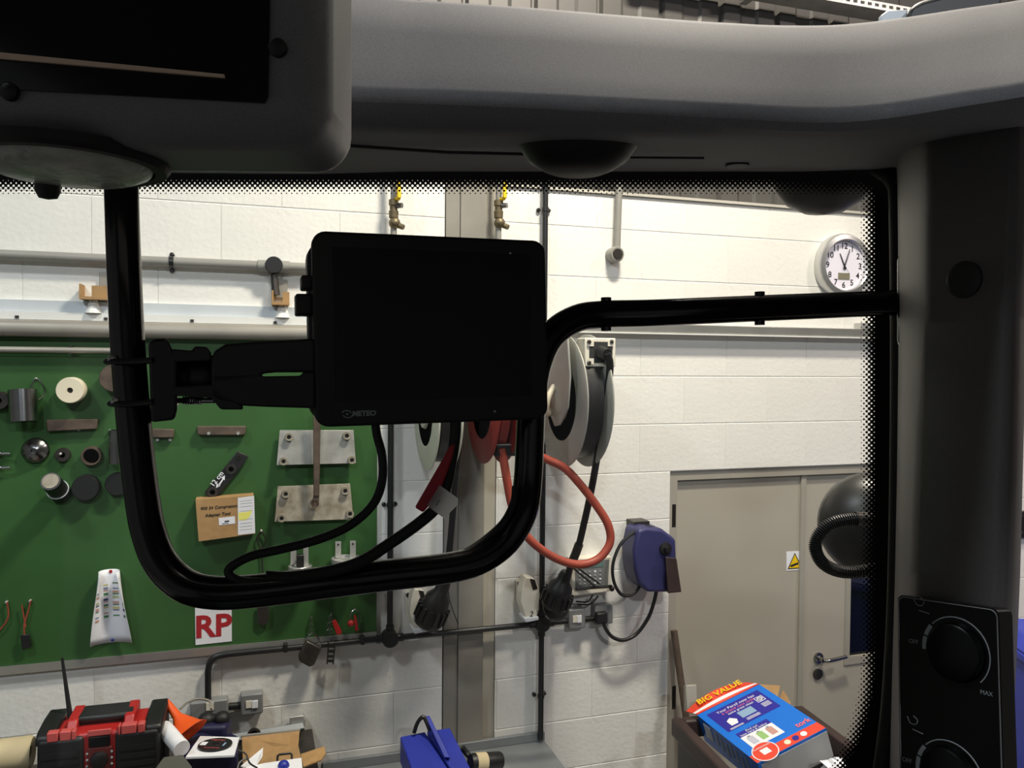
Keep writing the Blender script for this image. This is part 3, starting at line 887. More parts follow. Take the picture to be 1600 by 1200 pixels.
def chain(q, p0, p1, n=7, r=.006):
    for i in range(n):
        c = p0.lerp(p1, (i + .5) / n)
        ax = (p1 - p0).normalized()
        sd = V((1, 0, 0)) if i % 2 else V((0, -1, 0))
        L = (p1 - p0).length / n * .62
        q.tube([c + ax * math.sin(a_) * L + sd * math.cos(a_) * r for a_ in [2 * math.pi * k / 10 for k in range(10)]], .0014, 5, closed=True)
t = thing('padlock', 'dark padlock hanging by a chain below the board edge', 'padlock', w(484, 1042, .06))
q = MB(); q.plate(wpl([(479, 1001), (503, 1013), (491, 1040), (484, 1043), (468, 1034), (466, 1027)], .075), .03); q.build('lock_body', M_STEELD, t, bevel=.006)
q = MB(); q.tube(crom([w(480, 1003, .06), w(480, 994, .06), w(488, 990, .06), w(497, 996, .06), w(501, 1010, .06)], 5), .0035, 8); q.build('shackle', M_STEEL, t, smooth=True)
q = MB(); chain(q, w(486, 960, .03), w(486, 994, .055), 7); q.build('chain', M_STEELD, t, smooth=True)
t = thing('strap_buckle', 'ladder shaped steel buckle hanging beside the padlock', 'buckle', w(516, 1037, .06))
q = MB()
for i, yy in enumerate((1008, 1016, 1024, 1031)):
    q.plate(wpl([(513.5 - i * .7, yy), (524 - i * .8, yy), (523.6 - i * .8, yy + 4), (513 - i * .7, yy + 4)], .06), .006)
q.plate(wpl([(512.5, 1006), (514.5, 1006), (512, 1038), (510, 1038)], .064), .014)
q.plate(wpl([(522.5, 1006), (524.5, 1006), (521.5, 1038), (519.5, 1038)], .064), .014)
q.build('buckle', M_STEEL, t)
q = MB(); chain(q, w(518, 956, .03), w(517, 1006, .06), 9); chain(q, w(518, 956, .03), w(511, 990, .05), 6); q.build('chain', M_STEEL, t, smooth=True)
q = MB(); q.plate(wpl([(519, 972), (524, 968), (534, 986), (533, 992), (526, 992)], .05), .012); q.build('red_strap', M_RED, t, bevel=.002)
t = thing('red_keyring', 'red ball key ring hanging right of the steel buckle', 'key ring', w(553, 988, .04))
q = MB(); q.ball(w(548, 974, .05), 5.2 * mpp(548, 974), 14); q.build('ball', M_RED, t, smooth=True)
q = MB(); q.tube(crom([w(555, 952, .03), w(548, 960, .035), w(550, 972, .04), w(559, 974, .04), w(562, 960, .03)], 5, True), .0022, 6, closed=True); q.build('ring', M_STEEL, t, smooth=True)
q = MB(); q.plate(wpl([(553, 962), (556, 961), (560, 985), (555, 986)], .045), .004); q.build('key', M_RED, t)

# ================================================================== SOCKETS
def socketbox(x0, y0, x1, y1, lab, gr, toggle=True, nm='wall_socket', dep=.05):
    t = thing(nm, lab, 'socket', w((x0 + x1) / 2, y1, .02), gr)
    q = MB(); wbox(q, x0, y0, x1, y1, 0, dep); q.build('box', M_SOCKET, t, bevel=.006, seg=3)
    if toggle:
        mx, my = (x0 + x1) / 2, (y0 + y1) / 2
        hw_, hh_ = (x1 - x0) * .27, (y1 - y0) * .18
        q = MB(); wbox(q, mx - hw_, my - hh_, mx, my + hh_, dep, dep + .004); q.build('switch', M_OFFWHITE, t, bevel=.001)
        q = MB(); wbox(q, mx, my - hh_, mx + hw_, my + hh_, dep, dep + .006); q.build('rocker', M_PAPER, t, bevel=.001)
    return t
socketbox(376, 1085, 411, 1117, 'grey switched socket box at the end of the short link pipe', 'grey wall sockets')
tw = socketbox(297, 1096, 356, 1140, 'grey double socket box behind the orange funnel', 'grey wall sockets', toggle=False)
q = MB(); wbox(q, 322, 1098, 334, 1110, .05, .054); q.build('switch', M_OFFWHITE, tw)
q = MB(); a = w(357, 1104, .025); b = w(377, 1102, .025); q.cyl(a, b, .014, n=12); tag(q.build('link_pipe', M_CONDUIT, smooth=True), 'short black pipe between the two left socket boxes', 'pipe')
socketbox(889, 952, 915, 983, 'grey socket box with a pale label under the keypad panel', 'grey wall sockets')
ts = socketbox(930, 946, 958, 976, 'grey socket box with a black plug right of the keypad panel', 'grey wall sockets', toggle=False)
pg = thing('black_plug', 'black mains plug in the socket below the blue reel', 'plug', w(941, 978, .08))
q = MB(); wbox(q, 933, 958, 950, 975, .0505, .085); q.build('plug_body', M_BLACK, pg, bevel=.006)
q = MB(); q.tube(wtube([(943, 974, .075), (948, 985, .08), (958, 996, .08), (975, 1000, .08), (995, 990, .08), (1013, 965, .1), (1022, 940, .11), (1026, 922, .12)], .08), .0085, 10); q.build('cord', M_BLACK, pg, smooth=True)

# ================================================================== REELS
def reel(cx, cy, out, rpx, width, mflange, mdrum, lab, name='hose_reel', mount=True, drumr=.86):
    c = w(cx, cy, out)
    r = rpx * zd(c) / FPX
    t = thing(name, lab, 'reel', (c.x, c.y, c.z - r), 'hose and cable reels on the wall')
    def ring(x, ri, ro, th_):
        q = MB(); q.lathe((x, c.y, c.z), (1, 0, 0), [(ri, 0), (ro - .008, 0), (ro, .004), (ro, th_ - .004), (ro - .008, th_), (ri, th_), (ri, 0)], 48); return q
    ring(c.x, r * .6, r, .012).build('flange', mflange, t, smooth=True)
    ring(c.x + width, r * .5, r, .012).build('flange', mflange, t, smooth=True)
    q = MB(); q.lathe((c.x + .013, c.y, c.z), (1, 0, 0), [(0, 0), (r * .66, 0), (r * drumr, .012), (r * drumr, width - .03), (r * .66, width - .016), (0, width - .016)], 40); q.build('drum', mdrum, t, smooth=True)
    q = MB(); q.lathe((c.x - .03, c.y, c.z), (1, 0, 0), [(0, 0), (r * .12, 0), (r * .16, .012), (r * .3, .02), (r * .34, .04), (r * .34, .042)], 24); q.build('hub', mflange, t, smooth=True)
    q = MB(); q.box(WORLD, c.x - .045, c.x + width + .05, c.y + r * .2, 0, c.z + r * .62, c.z + r * .70); q.box(WORLD, c.x + width + .03, c.x + width + .045, c.y - .05, 0, c.z - .06, c.z + r * .7); q.build('wall_bracket', mflange, t, bevel=.003)
    return t, c, r
t, c, r = reel(876, 626, .29, 104, .105, M_REELGREY, M_BLACK, 'large grey cable reel beside the socket plate right of the black rail', 'cable_reel')
# diagonal arm with maker's script
q = MB()
arm = [(-.045, -.0, .0)]
fr = Fr((c.x - .034, c.y, c.z), (0, 1, 0), (1, 0, 0), (0, 0, 1))       # x toward the wall, y along the axle
q.poly(fr, [(-.10, -.09), (-.04, -.10), (.02, -.05), (.21, .13), (.23, .30), (-.16, .30), (-.20, .10), (-.18, -.02)], -.008, 0)
armo = q.build('arm_plate', M_REELGREY, t, bevel=.004)
q = MB(); q.tube(crom([V((c.x - .0425, c.y + .13 - k * .0105 + (.007 if k % 2 else -.007), c.z + .20 - k * .0115)) for k in range(9)], 3), .0022, 5); q.build('script_mark', M_STEELD, armo)
q = MB(); q.tube(crom([(c.x - .04, c.y - .03, c.z + .06), (c.x - .07, c.y - .05, c.z + .02), (c.x - .075, c.y - .04, c.z - .03), (c.x - .05, c.y, c.z - .05), (c.x - .045, c.y + .03, c.z)], 6), .012, 10); q.build('feed_cable', M_IVORY, t, smooth=True)
t, c, r = reel(664, 640, .28, 95, .085, M_REELPALE, M_BLACK, 'pale cable reel hanging just under the monitor', 'cable_reel')
t, c, r = reel(752, 628, .28, 96, .075, M_REDREEL, M_REDREEL, 'red hose reel between the two cable reels', 'hose_reel')
q = MB(); a = w(772, 700, .40); q.box(WORLD, a.x - .0, a.x + .13, a.y - .03, a.y + .03, a.z - .03, a.z + .012); q.build('hose_guide', M_BLACK, t, bevel=.006)
q = MB(); q.box(WORLD, a.x - .004, a.x + .134, a.y - .034, a.y + .034, a.z + .0125, a.z + .017); q.build('guide_plate', M_GALV, t)

# orange hose loop
q = MB()
q.tube(wtube([(783, 700, .42), (788, 725, .42), (793, 755, .42), (800, 790, .42), (812, 822, .42), (835, 850, .42), (870, 873, .42), (905, 882, .42), (935, 873, .42), (953, 848, .42), (950, 820, .42), (932, 790, .41), (905, 755, .40), (880, 730, .39), (848, 715, .38), (815, 700, .40), (806, 680, .40), (803, 655, .38)], .42, 8), .0165, 12)
tag(q.build('air_hose', M_ORANGEHOSE, smooth=True), 'orange rubber air hose hanging in a loop from the red reel', 'hose')

# socket plate
sp = thing('outlet_plate', 'square cream outlet plate with a black plug beside the grey reel', 'socket', w(936, 575, .44))
q = MB(); wbox(q, 914, 528, 962, 573, .40, .48); q.build('box', M_OFFWHITE, sp, bevel=.004)
q = MB(); wbox(q, 921, 534, 957, 567, .4805, .482); q.build('cross_recess', mat('recess_dark', (44, 44, 42), .6), sp)
for a, b in ((921, 534), (956, 534), (921, 567)):
    p = w(a, b, .487); q = MB(); q.lathe((p.x, -.4805, p.z), (0, -1, 0), [(.0075, 0), (.0075, .008), (.004, .0095), (0, .0095)], 12); q.build('screw', M_STEELD, sp, smooth=True)
for a, b in ((923.5, 536.5), (954.5, 536.5), (923.5, 564.5), (954.5, 564.5)):
    q = MB(); wbox(q, a - 4.5, b - 4.5, a + 4.5, b + 4.5, .482, .485); q.build('corner_pad', M_OFFWHITE, sp)
q = MB(); wbox(q, 925, 534, 948, 560, 0, .399); q.build('stand_off', M_REELGREY, sp)
cv = thing('cable_drop', 'thick black cable hanging from the cream outlet plate to the black connector', 'cable', w(885, 900, .2))
q = MB(); a = w(938, 550, .485); b = w(949, 554, .53); q.cyl(a, b, .026, .022, n=18); q.build('plug_body', M_BLACK, cv, smooth=True)
q = MB(); q.tube(wtube([(949, 552, .53), (953, 568, .52), (952, 590, .50), (947, 630, .47), (937, 690, .42), (925, 760, .35), (912, 820, .28), (903, 856, .24), (893, 880, .21), (886, 905, .2)], .2), .0145, 12); q.build('cable', M_BLACK, cv, smooth=True)
q = MB(); q.tube(wtube([(905, 850, .245), (899, 866, .23), (894, 878, .215)], .2), .019, 12); q.build('strain_relief', M_STEELD, cv, smooth=True)
cv2 = thing('cable_drop', 'black cable hanging in front of the steel column from the pale reel', 'cable', w(700, 900, .2))
q = MB(); q.tube(wtube([(716, 660, .3), (716, 700, .28), (711, 760, .25), (706, 820, .22), (700, 880, .2), (694, 910, .19)], .2), .0135, 12); q.build('cable', M_BLACK, cv2, smooth=True)
q = MB(); q.tube(wtube([(700, 905, .16), (702, 935, .1), (710, 960, .05), (716, 975, .03)], .1), .002, 6); q.build('tether', M_BLACK, cv2, smooth=True)

# connectors and holsters
def connector(a, b, lab):
    t = thing('cable_connector', lab, 'connector', b)
    ax = (b - a).normalized(); L = (b - a).length
    q = MB(); q.lathe(a, ax, [(0, 0), (.02, 0), (.026, .1 * L), (.03, .28 * L), (.05, .42 * L), (.056, .6 * L), (.062, .82 * L), (.06, .95 * L), (.05, L), (0, L)], 20); q.build('body', M_BLACK, t, smooth=True)
    q = MB()
    e1 = ax.orthogonal().normalized(); e2 = ax.cross(e1)
    for k in range(14):
        an = 2 * math.pi * k / 14
        d = e1 * math.cos(an) + e2 * math.sin(an); s2 = ax.cross(d)
        f_ = Fr(a + ax * (.62 * L) + d * .058, s2, d, ax)
        q.box(f_, -.006, .006, -.004, .010, 0, .3 * L)
    q.build('grip_ribs', M_BLACK, t)
    q = MB(); q.lathe(b - ax * .004, ax, [(.046, 0), (.054, 0), (.054, .012), (.046, .012), (.046, 0)], 24); q.build('locking_ring', M_STEELD, t, smooth=True)
    return t
connector(w(885, 893, .2), w(866, 945, .16), 'large black connector head beside the keypad panel')
connector(w(697, 905, .19), w(668, 972, .14), 'large black connector head left of the steel column')
q = MB(); p = w(868, 948, .11)
q.lathe((p.x, p.y, p.z), (.1, -1, .35), [(.052, 0), (.06, 0), (.06, .008), (.052, .008), (.052, 0)], 30); tag(q.build('steel_ring', M_STEEL, smooth=True), 'thin toothed steel ring under the right connector', 'ring')
def holster(dx, dy, num, lab):
    t = thing('connector_holster', lab, 'holster', w(826 + dx, 972 + dy, .05))
    ol = [(822, 902), (836, 905), (842, 918), (844, 930), (839, 964), (836, 968), (822, 969), (814, 940), (817, 918)]
    f1 = wpl([(a + dx, b + dy) for a, b in ol], .10)
    b1 = [V((p.x, -.03, p.z)) for p in wpl([(a + dx, b + dy) for a, b in ol], .10)]
    q = MB(); q.prism(f1, b1); q.build('cup', M_OFFWHITE, t, bevel=.004)
    q = MB(); q.plate(wpl([(808 + dx, 909 + dy), (815 + dx, 905 + dy), (824 + dx, 905 + dy), (824 + dx, 969 + dy), (819 + dx, 969 + dy), (809 + dx, 940 + dy)], .03), .028); q.build('back_plate', M_OFFWHITE, t, bevel=.002)
    q = MB(); q.plate(wpl([(819 + dx, 966 + dy), (842 + dx, 964 + dy), (842 + dx, 969 + dy), (822 + dx, 973 + dy)], .112), .08); q.build('base_lip', M_PAPER, t, bevel=.003)
    p = w(812 + dx, 912 + dy, .035); q = MB(); q.lathe((p.x, -.03, p.z), (0, -1, 0), [(.01, 0), (.01, .005), (0, .007)], 12); q.build('screw', M_STEELD, t, smooth=True)
    q = MB(); q.plate(wpl([(828 + dx, 904 + dy), (836 + dx, 906 + dy), (840 + dx, 920 + dy), (833 + dx, 922 + dy)], .102), .002); q.build('slot', M_STEELD, t)
    a = w(830 + dx, 960 + dy, .1015)
    text('number', num, Fr(a, (1, 0, 0), (0, 1, 0), (0, 0, 1)), .034, M_INK, t, shear=.2)
holster(0, 0, '2', 'white holster numbered 2 right of the steel column')
holster(-174, 18, '1', 'white holster partly behind the left black connector')

# keypad panel
kp = thing('keypad_panel', 'white framed keypad panel with a small display behind the orange hose', 'control panel', w(925, 930, .05))
q = MB(); q.prism(wpl([(893, 874), (956, 870), (953, 924), (893, 932)], .06), [V((p.x, 0, p.z)) for p in wpl([(893, 874), (956, 870), (953, 924), (893, 932)], .06)]); q.build('case', M_OFFWHITE, kp, bevel=.003)
q = MB(); q.plate(wpl([(899, 878), (952, 874), (950, 915), (899, 922)], .0625), .002); q.build('face', M_SOCKET, kp)
q = MB(); q.plate(wpl([(910, 879.5), (943, 877), (943, 885), (910, 888)], .0645), .0015); q.build('display', mat('teal_display', (96, 124, 116), .25), kp)
for r_ in range(4):
    for c2 in range(5):
        a = w(906 + c2 * 8, 894.5 + r_ * 6 - c2 * .5, .064); q = MB(); q.lathe((a.x, -.0626, a.z), (0, -1, 0), [(.005, 0), (.005, .002), (0, .003)], 8); q.build('key', M_PRINTGREY if (r_ + c2) % 3 else M_PAPER, kp)
q = MB(); q.tube([w(898, 884, .09), w(936, 912, .09)], .004, 8); q.tube([w(896, 888, .09), w(930, 917, .09)], .004, 8); q.tube([w(900, 920, .08), w(956, 916, .08)], .007, 8); q.ball(w(956, 920, .08), .012, 10); q.build('stylus_arms', M_BLACK, kp, smooth=True)
q = MB(); q.tube(wtube([(900, 940, .04), (918, 940, .05), (926, 930, .05)], .05), .004, 6); q.tube(wtube([(902, 944, .04), (922, 944, .05), (935, 931, .05)], .05), .004, 6); q.build('lead', M_BLACK, kp, smooth=True)

# blue retractable reel
br = thing('retractable_reel', 'navy blue retractable cable reel mounted beside the grey door', 'reel', w(1028, 926, .1))
ol = [(997, 828), (1011, 824), (1036, 827), (1057, 843), (1058, 873), (1055, 890), (1052, 926), (1012, 926), (998, 912), (993, 890), (990, 860)]
f1 = wpl(ol, .16); b1 = [V((p.x, -.03, p.z)) for p in f1]
q = MB(); q.prism(f1, b1); q.build('housing', M_BLUEREEL, br, bevel=.016, seg=4)
q = MB(); q.prism(wpl([(1040, 870), (1057, 872), (1065, 925), (1043, 927)], .20), wpl([(1040, 870), (1056, 872), (1060, 925), (1043, 927)], .14)); q.build('mouth_piece', M_CARTB, br, bevel=.004)
q = MB(); p = w(1041, 858, .17); q.lathe((p.x, -.155, p.z), (0, -1, 0), [(.03, 0), (.028, .014), (.014, .018), (.012, .035), (0, .036)], 16); q.build('knob', M_BLACK, br, smooth=True)
q = MB(); p = w(996, 876, .1); q.lathe((p.x - .004, p.y, p.z), (-1, 0, .0), [(.05, 0), (.05, .006), (0, .008)], 20); q.build('side_badge', M_PALEMETAL, br, smooth=True)
q = MB(); wbox(q, 991, 815, 1015, 830, 0, .08); q.build('bracket', M_STEELD, br)
q = MB(); q.tube(wtube([(1022, 825, .12), (1008, 824, .13), (990, 832, .13), (970, 850, .13), (958, 880, .13), (959, 908, .13), (970, 928, .13), (985, 930, .13), (997, 920, .12), (999, 908, .1)], .13), .0075, 8); q.build('cord', M_BLACK, br, smooth=True)

# broom handle
a = w(1053, 985, .02); b = w(1076, 1150, .10); b = a + (b - a) * ((a.z - .02) / (a.z - b.z))
q = MB(); q.cyl(a, b, .016, .016, n=10); tag(q.build('wooden_handle', M_WOOD, smooth=True), 'dark wooden handle leaning beside the grey door', 'handle')

# ================================================================== CART AND DETERGENT BOX
TL, TR, BR, BLc = P(1089, 1117, 3.36), P(1186, 1069, 3.42), P(1285, 1157, 3.06), P(1184, 1193, 3.00)
ex = (TR - TL); ey = (BLc - TL)
nn = ex.cross(ey).normalized()
if nn.z < 0: nn = -nn
TR = TL + ex; BR = TL + ex + ey
bx_ = thing('detergent_box', 'bright blue detergent box with a red stripe lying on the dark cart', 'box', (TL + BR) / 2 - nn * .13)
def F2(u, v, h=0.0):
    return TL + ex * u + ey * v + nn * h
M_DBLUE = mat('detergent_blue', (14, 112, 214), .35, var=.03)
M_DNAVY = mat('detergent_navy', (42, 38, 150), .35, var=.04)
M_DRED = mat('detergent_red', (226, 70, 48), .38, var=.03)
M_DGREY = mat('detergent_grey', (188, 188, 186), .5, var=.05)
TH_ = .13
def slab(u0, v0, u1, v1, h, m, nm, th=.0006):
    q = MB(); q.prism([F2(u0, v0, h), F2(u1, v0, h), F2(u1, v1, h), F2(u0, v1, h)], [F2(u0, v0, h - th), F2(u1, v0, h - th), F2(u1, v1, h - th), F2(u0, v1, h - th)])
    return q.build(nm, m, bx_)
slab(0, .0, 1, 1, 0, [M_DBLUE], 'carton', TH_)
slab(.04, 1.0005, 1, 1.004, -.012, M_DGREY, 'end_panel', TH_ - .014)
slab(-.001, .875, 1.001, .995, .0008, M_DRED, 'red_stripe')
slab(.09, .07, .90, .45, .0008, M_DNAVY, 'info_panel')
slab(.13, .52, .60, .60, .0008, M_DNAVY, 'caption_bar')
slab(.13, .60, .60, .80, .0008, M_PAPER, 'product_panel')
for i, cl_ in enumerate(((190, 190, 205), (150, 190, 120), (196, 150, 140))):
    slab(.18 + i * .14, .64, .27 + i * .14, .76, .0016, mat('bottle_print_%d' % i, cl_, .5), 'bottle_print')
    slab(.205 + i * .14, .62, .245 + i * .14, .645, .0016, M_PRINTGREY, 'bottle_print')
frt = lambda u, v, h=.0017: Fr(F2(u, v, h), ex, -nn, -ey + ex * (ey.dot(ex) / ex.dot(ex)))
text('caption', 'Your Persil now has', frt(.5, .125), .022, M_PAPER, bx_)
text('caption', 'a brand new look', frt(.5, .17), .022, mat('pink_print', (220, 110, 150), .5), bx_)
text('caption', 'same great clean', frt(.5, .212), .018, M_PAPER, bx_)
slab(.40, .25, .62, .36, .0016, mat('pale_blue_print', (140, 170, 200), .4), 'product_picture')
q = MB(); q.prism([F2(.20, .30, .0016), F2(.27, .27, .0016), F2(.33, .33, .0016), F2(.30, .39, .0016), F2(.20, .39, .0016)], [F2(.20, .30, .001), F2(.27, .27, .001), F2(.33, .33, .001), F2(.30, .39, .001), F2(.20, .39, .001)]); q.build('hand_symbol', M_PAPER, bx_)
slab(.74, .17, .86, .26, .0014, M_PAPER, 'symbol_frame'); slab(.75, .178, .85, .252, .002, M_DNAVY, 'symbol_field')
q = MB(); q.lathe(F2(.80, .215, .002), nn, [(.010, 0), (.013, 0), (.013, .0006), (.010, .0006), (.01, 0)], 16); q.build('round_symbol', M_PAPER, bx_)
for v in (.29, .305, .32, .335, .35):
    slab(.74, v, .86, v + .006, .0016, M_PAPER, 'printed_line', .0003)
for v in (.385, .40, .415):
    slab(.42, v, .62, v + .006, .0016, M_PAPER, 'printed_line', .0003)
for v in (.42, .435):
    slab(.14, v, .34, v + .006, .0016, M_PAPER, 'printed_line', .0003)
text('caption', 'Find out', frt(.35, .545), .016, M_PAPER, bx_)
text('caption', 'how here & online', frt(.35, .58), .016, M_PAPER, bx_)
text('logo_text', 'tork', frt(.87, .80), .036, mat('light_red_print', (240, 110, 120), .5), bx_, bold=.0008)
q = MB(); cen = F2(.20, .91, .001); q.lathe(cen, nn, [(.0, 0), (.052, 0), (.052, .0010), (0, .0010)], 28); q.build('round_badge', M_DRED, bx_)
q = MB(); q.lathe(cen, nn, [(.048, .0), (.052, .0), (.052, .0018), (.048, .0018), (.048, 0)], 28); q.build('badge_ring', M_PAPER, bx_)
slab(.15, .87, .26, .95, .0026, M_PAPER, 'badge_bag')
text('badge_text', 'PROFESSIONAL', frt(.2, .84, .0026), .0115, M_PAPER, bx_)
for u, cl_ in ((.50, M_IVORY), (.62, M_DNAVY), (.74, M_PAPER)):
    q = MB(); q.lathe(F2(u, .935, .0010), nn, [(0, 0), (.013, 0), (.013, .0012), (0, .0012)], 14); q.build('round_symbol', cl_, bx_)
# arched far end with the red and yellow flap
q = MB()
for k in range(12):
    pass
flap_o, flap_i = [], []
for k in range(13):
    u = k / 12
    hgt = -.03 + .05 * math.sin(math.pi * (.12 + .8 * u))
    flap_o.append(F2(-.04 + u * 1.0, -.17, hgt))
    flap_i.append(F2(0 + u * 1.0, .004, .003))
def strip(a, b, m, nm, th=.004):
    q = MB()
    n = len(a)
    vs = a + b + [p - nn * th for p in a] + [p - nn * th for p in b]
    fs = []
    for i in range(n - 1):
        fs += [(i, i + 1, n + i + 1, n + i), (2 * n + i, 3 * n + i, 3 * n + i + 1, 2 * n + i + 1), (i, 2 * n + i, 2 * n + i + 1, i + 1), (n + i, n + i + 1, 3 * n + i + 1, 3 * n + i)]
    fs += [(0, n, 3 * n, 2 * n), (n - 1, 3 * n - 1, 4 * n - 1, 2 * n - 1)]
    q.add(vs, fs)
    return q.build(nm, m, bx_, smooth=True)
mid = [a.lerp(b, .62) for a, b in zip(flap_o, flap_i)]
strip(flap_o, mid, M_DRED, 'red_flap')
mid2 = [a.lerp(b, .86) + nn * .001 for a, b in zip(flap_o, flap_i)]
strip(mid, mid2, M_PAPER, 'white_band')
strip(mid2, flap_i, M_DRED, 'lower_red_band')
text('flap_text', 'BIG VALUE', Fr(flap_o[6].lerp(mid[6], .55) + nn * .004, ex, -nn, -ey + ex * (ey.dot(ex) / ex.dot(ex))), .045, M_YELLOW, bx_, bold=.001)
q = MB(); q.prism([F2(-.012, .1, -.02), F2(-.012, .22, -.02), F2(-.012, .22, -.085), F2(-.012, .1, -.085)], [F2(-.001, .1, -.02), F2(-.001, .22, -.02), F2(-.001, .22, -.085), F2(-.001, .1, -.085)]); q.build('side_picture', M_PAPER, bx_)
for i in range(7):
    slab(-.006, .30 + i * .08, 0, .33 + i * .08, -.02 - (i % 3) * .008, M_PRINTGREY, 'side_print', .06)

ca = thing('service_cart', 'dark brown plastic service cart holding the blue detergent box', 'cart', (0, 0, 0))
exh = V((ex.x, ex.y, 0)).normalized()
eyh = V((0, 0, 1)).cross(exh)              # away from the cab
co = P(1053, 1126, 3.36)
fca = Fr((co.x, co.y, 0), exh, eyh, (0, 0, 1))
rimz = co.z
CX0, CX1, CY0, CY1 = 0.0, .62, -.78, .03
for a in ((CX0, CX0 + .045, CY0, CY1), (CX1 - .045, CX1, CY0, CY1), (CX0 + .0455, CX1 - .0455, CY0, CY0 + .045), (CX0 + .0455, CX1 - .0455, CY1 - .045, CY1)):
    q = MB(); q.box(fca, *a, rimz - .075, rimz); q.build('rim_rail', M_CARTB, ca, bevel=.008)
for a in ((CX0 + .02, CX0 + .03, CY0 + .03, CY1 - .03), (CX1 - .03, CX1 - .02, CY0 + .03, CY1 - .03)):
    q = MB(); q.box(fca, *a, rimz - .40, rimz - .0755); q.build('side_panel', M_BLACK, ca)
q = MB(); q.box(fca, CX0 + .031, CX1 - .031, CY0 + .031, CY1 - .031, rimz - .40, rimz - .38); q.build('tray', M_CARTB, ca)
q = MB(); q.box(fca, CX0, CX1, CY0, CY1, .20, .25); q.build('lower_tray', M_CARTB, ca, bevel=.006)
for a in (CX0 + .035, CX1 - .085):
    for b in (CY0 + .035, CY1 - .085):
        q = MB(); q.box(fca, a, a + .05, b, b + .05, .2505, rimz - .4005); q.build('leg', M_CARTB, ca)
        q = MB(); q.lathe(fca(a + .01, b + .025, .06), fca.x, [(.02, 0), (.06, 0), (.06, .03), (.02, .03), (.02, 0)], 20); q.build('castor_wheel', M_BLACK, ca)
        q = MB(); q.box(fca, a + .005, a + .045, b + .005, b + .045, .12, .1995); q.build('castor_fork', M_STEELD, ca)
WLOC[ca.name] = V((0, 0, 0))

cbx2 = thing('open_carton', 'open brown cardboard flaps sticking up behind the blue detergent box', 'box', P(1225, 1130, 3.45))
q = MB(); q.plate([P(1184, 1069, 3.5), P(1219, 1071, 3.5), P(1214, 1097, 3.45), P(1195, 1100, 3.45)], .004); q.build('flap', M_CARD, cbx2)
q = MB(); q.plate([P(1224, 1078, 3.5), P(1236, 1098, 3.48), P(1233, 1107, 3.46), P(1215, 1098, 3.45)], .004); q.build('flap', M_CARD, cbx2)
q = MB(); q.plate([P(1236, 1103, 3.48), P(1250, 1124, 3.46), P(1232, 1113, 3.45)], .004); q.build('flap', M_CARD, cbx2)
q = MB(); q.prism([P(1190, 1098, 3.46), P(1240, 1112, 3.46), P(1250, 1150, 3.40), P(1200, 1150, 3.40)], [P(1188, 1098, 3.58), P(1236, 1110, 3.58), P(1248, 1150, 3.58), P(1198, 1150, 3.58)]); q.build('carton', M_CARD, cbx2)
q = MB(); q.plate([P(1071, 1070, 3.5), P(1089, 1069, 3.5), P(1092, 1112, 3.46), P(1072, 1112, 3.46)], .05); tag(q.build('grey_pad', M_TAUPE, bevel=.006), 'grey pad standing behind the left corner of the detergent box', 'pad')
q = MB(); base = P(1305, 1196, 2.98)
rnd = random.Random(3)
q.lathe(base - V((0, 0, .05)), (0.2, 0, 1), [(.05 + .01 * rnd.random(), 0), (.062, .015), (.05, .03), (.055, .045), (.036, .06), (.02, .07), (0, .072)], 9)
for v in q.v:
    v += V((rnd.uniform(-.012, .012), rnd.uniform(-.012, .012), rnd.uniform(-.008, .008)))
tag(q.build('crumpled_cloth', M_PAPER), 'crumpled white cloth beside the detergent box', 'cloth')

# ================================================================== BENCHES AND WHAT STANDS ON THEM
ZB = .885
bn = thing('work_bench', 'grey steel work bench against the wall below the black conduit', 'bench', (.75, -.35, 0))
bx1 = w(851, 1160, .02).x
q = MB(); q.box(WORLD, .26, bx1, -.72, 0, ZB - .04, ZB); q.build('bench_top', M_BENCH, bn, bevel=.003)
q = MB(); q.box(WORLD, .26, bx1, -.02, -.001, ZB + .0005, ZB + .038); q.build('upstand', M_BENCH, bn, bevel=.002)
for X in (.30, bx1 - .06):
    for Y in (-.70, -.08):
        q = MB(); q.box(WORLD, X, X + .05, Y, Y + .05, 0, ZB - .041); q.build('leg', M_BENCH, bn)
q = MB(); q.box(WORLD, .36, bx1 - .07, -.68, -.05, .2, .23); q.build('shelf', M_BENCH, bn)
ZC = 1.065
cbn = thing('tool_cabinet', 'dark tool cabinet below the left end of the green board', 'cabinet', (-.75, -.35, 0))
q = MB(); q.box(WORLD, -1.75, .20, -.62, -.01, .06, ZC - .03); q.build('carcass', M_CARTB, cbn)
q = MB(); q.box(WORLD, -1.77, .22, -.64, -.005, ZC - .0295, ZC); q.build('worktop', M_STEELD, cbn, bevel=.003)
q = MB(); q.box(WORLD, -1.70, .15, -.58, -.04, 0, .06); q.build('plinth', M_BLACK, cbn)
for k in range(3):
    q = MB(); q.box(WORLD, -1.74 + k * .65, -1.11 + k * .65, -.638, -.6205, .08, ZC - .05); d_ = q.build('drawer_front', M_CARTB, cbn, bevel=.003)
    q = MB(); q.box(WORLD, -1.55 + k * .65, -1.3 + k * .65, -.66, -.6385, ZC - .12, ZC - .10); q.build('pull', M_STEEL, d_)

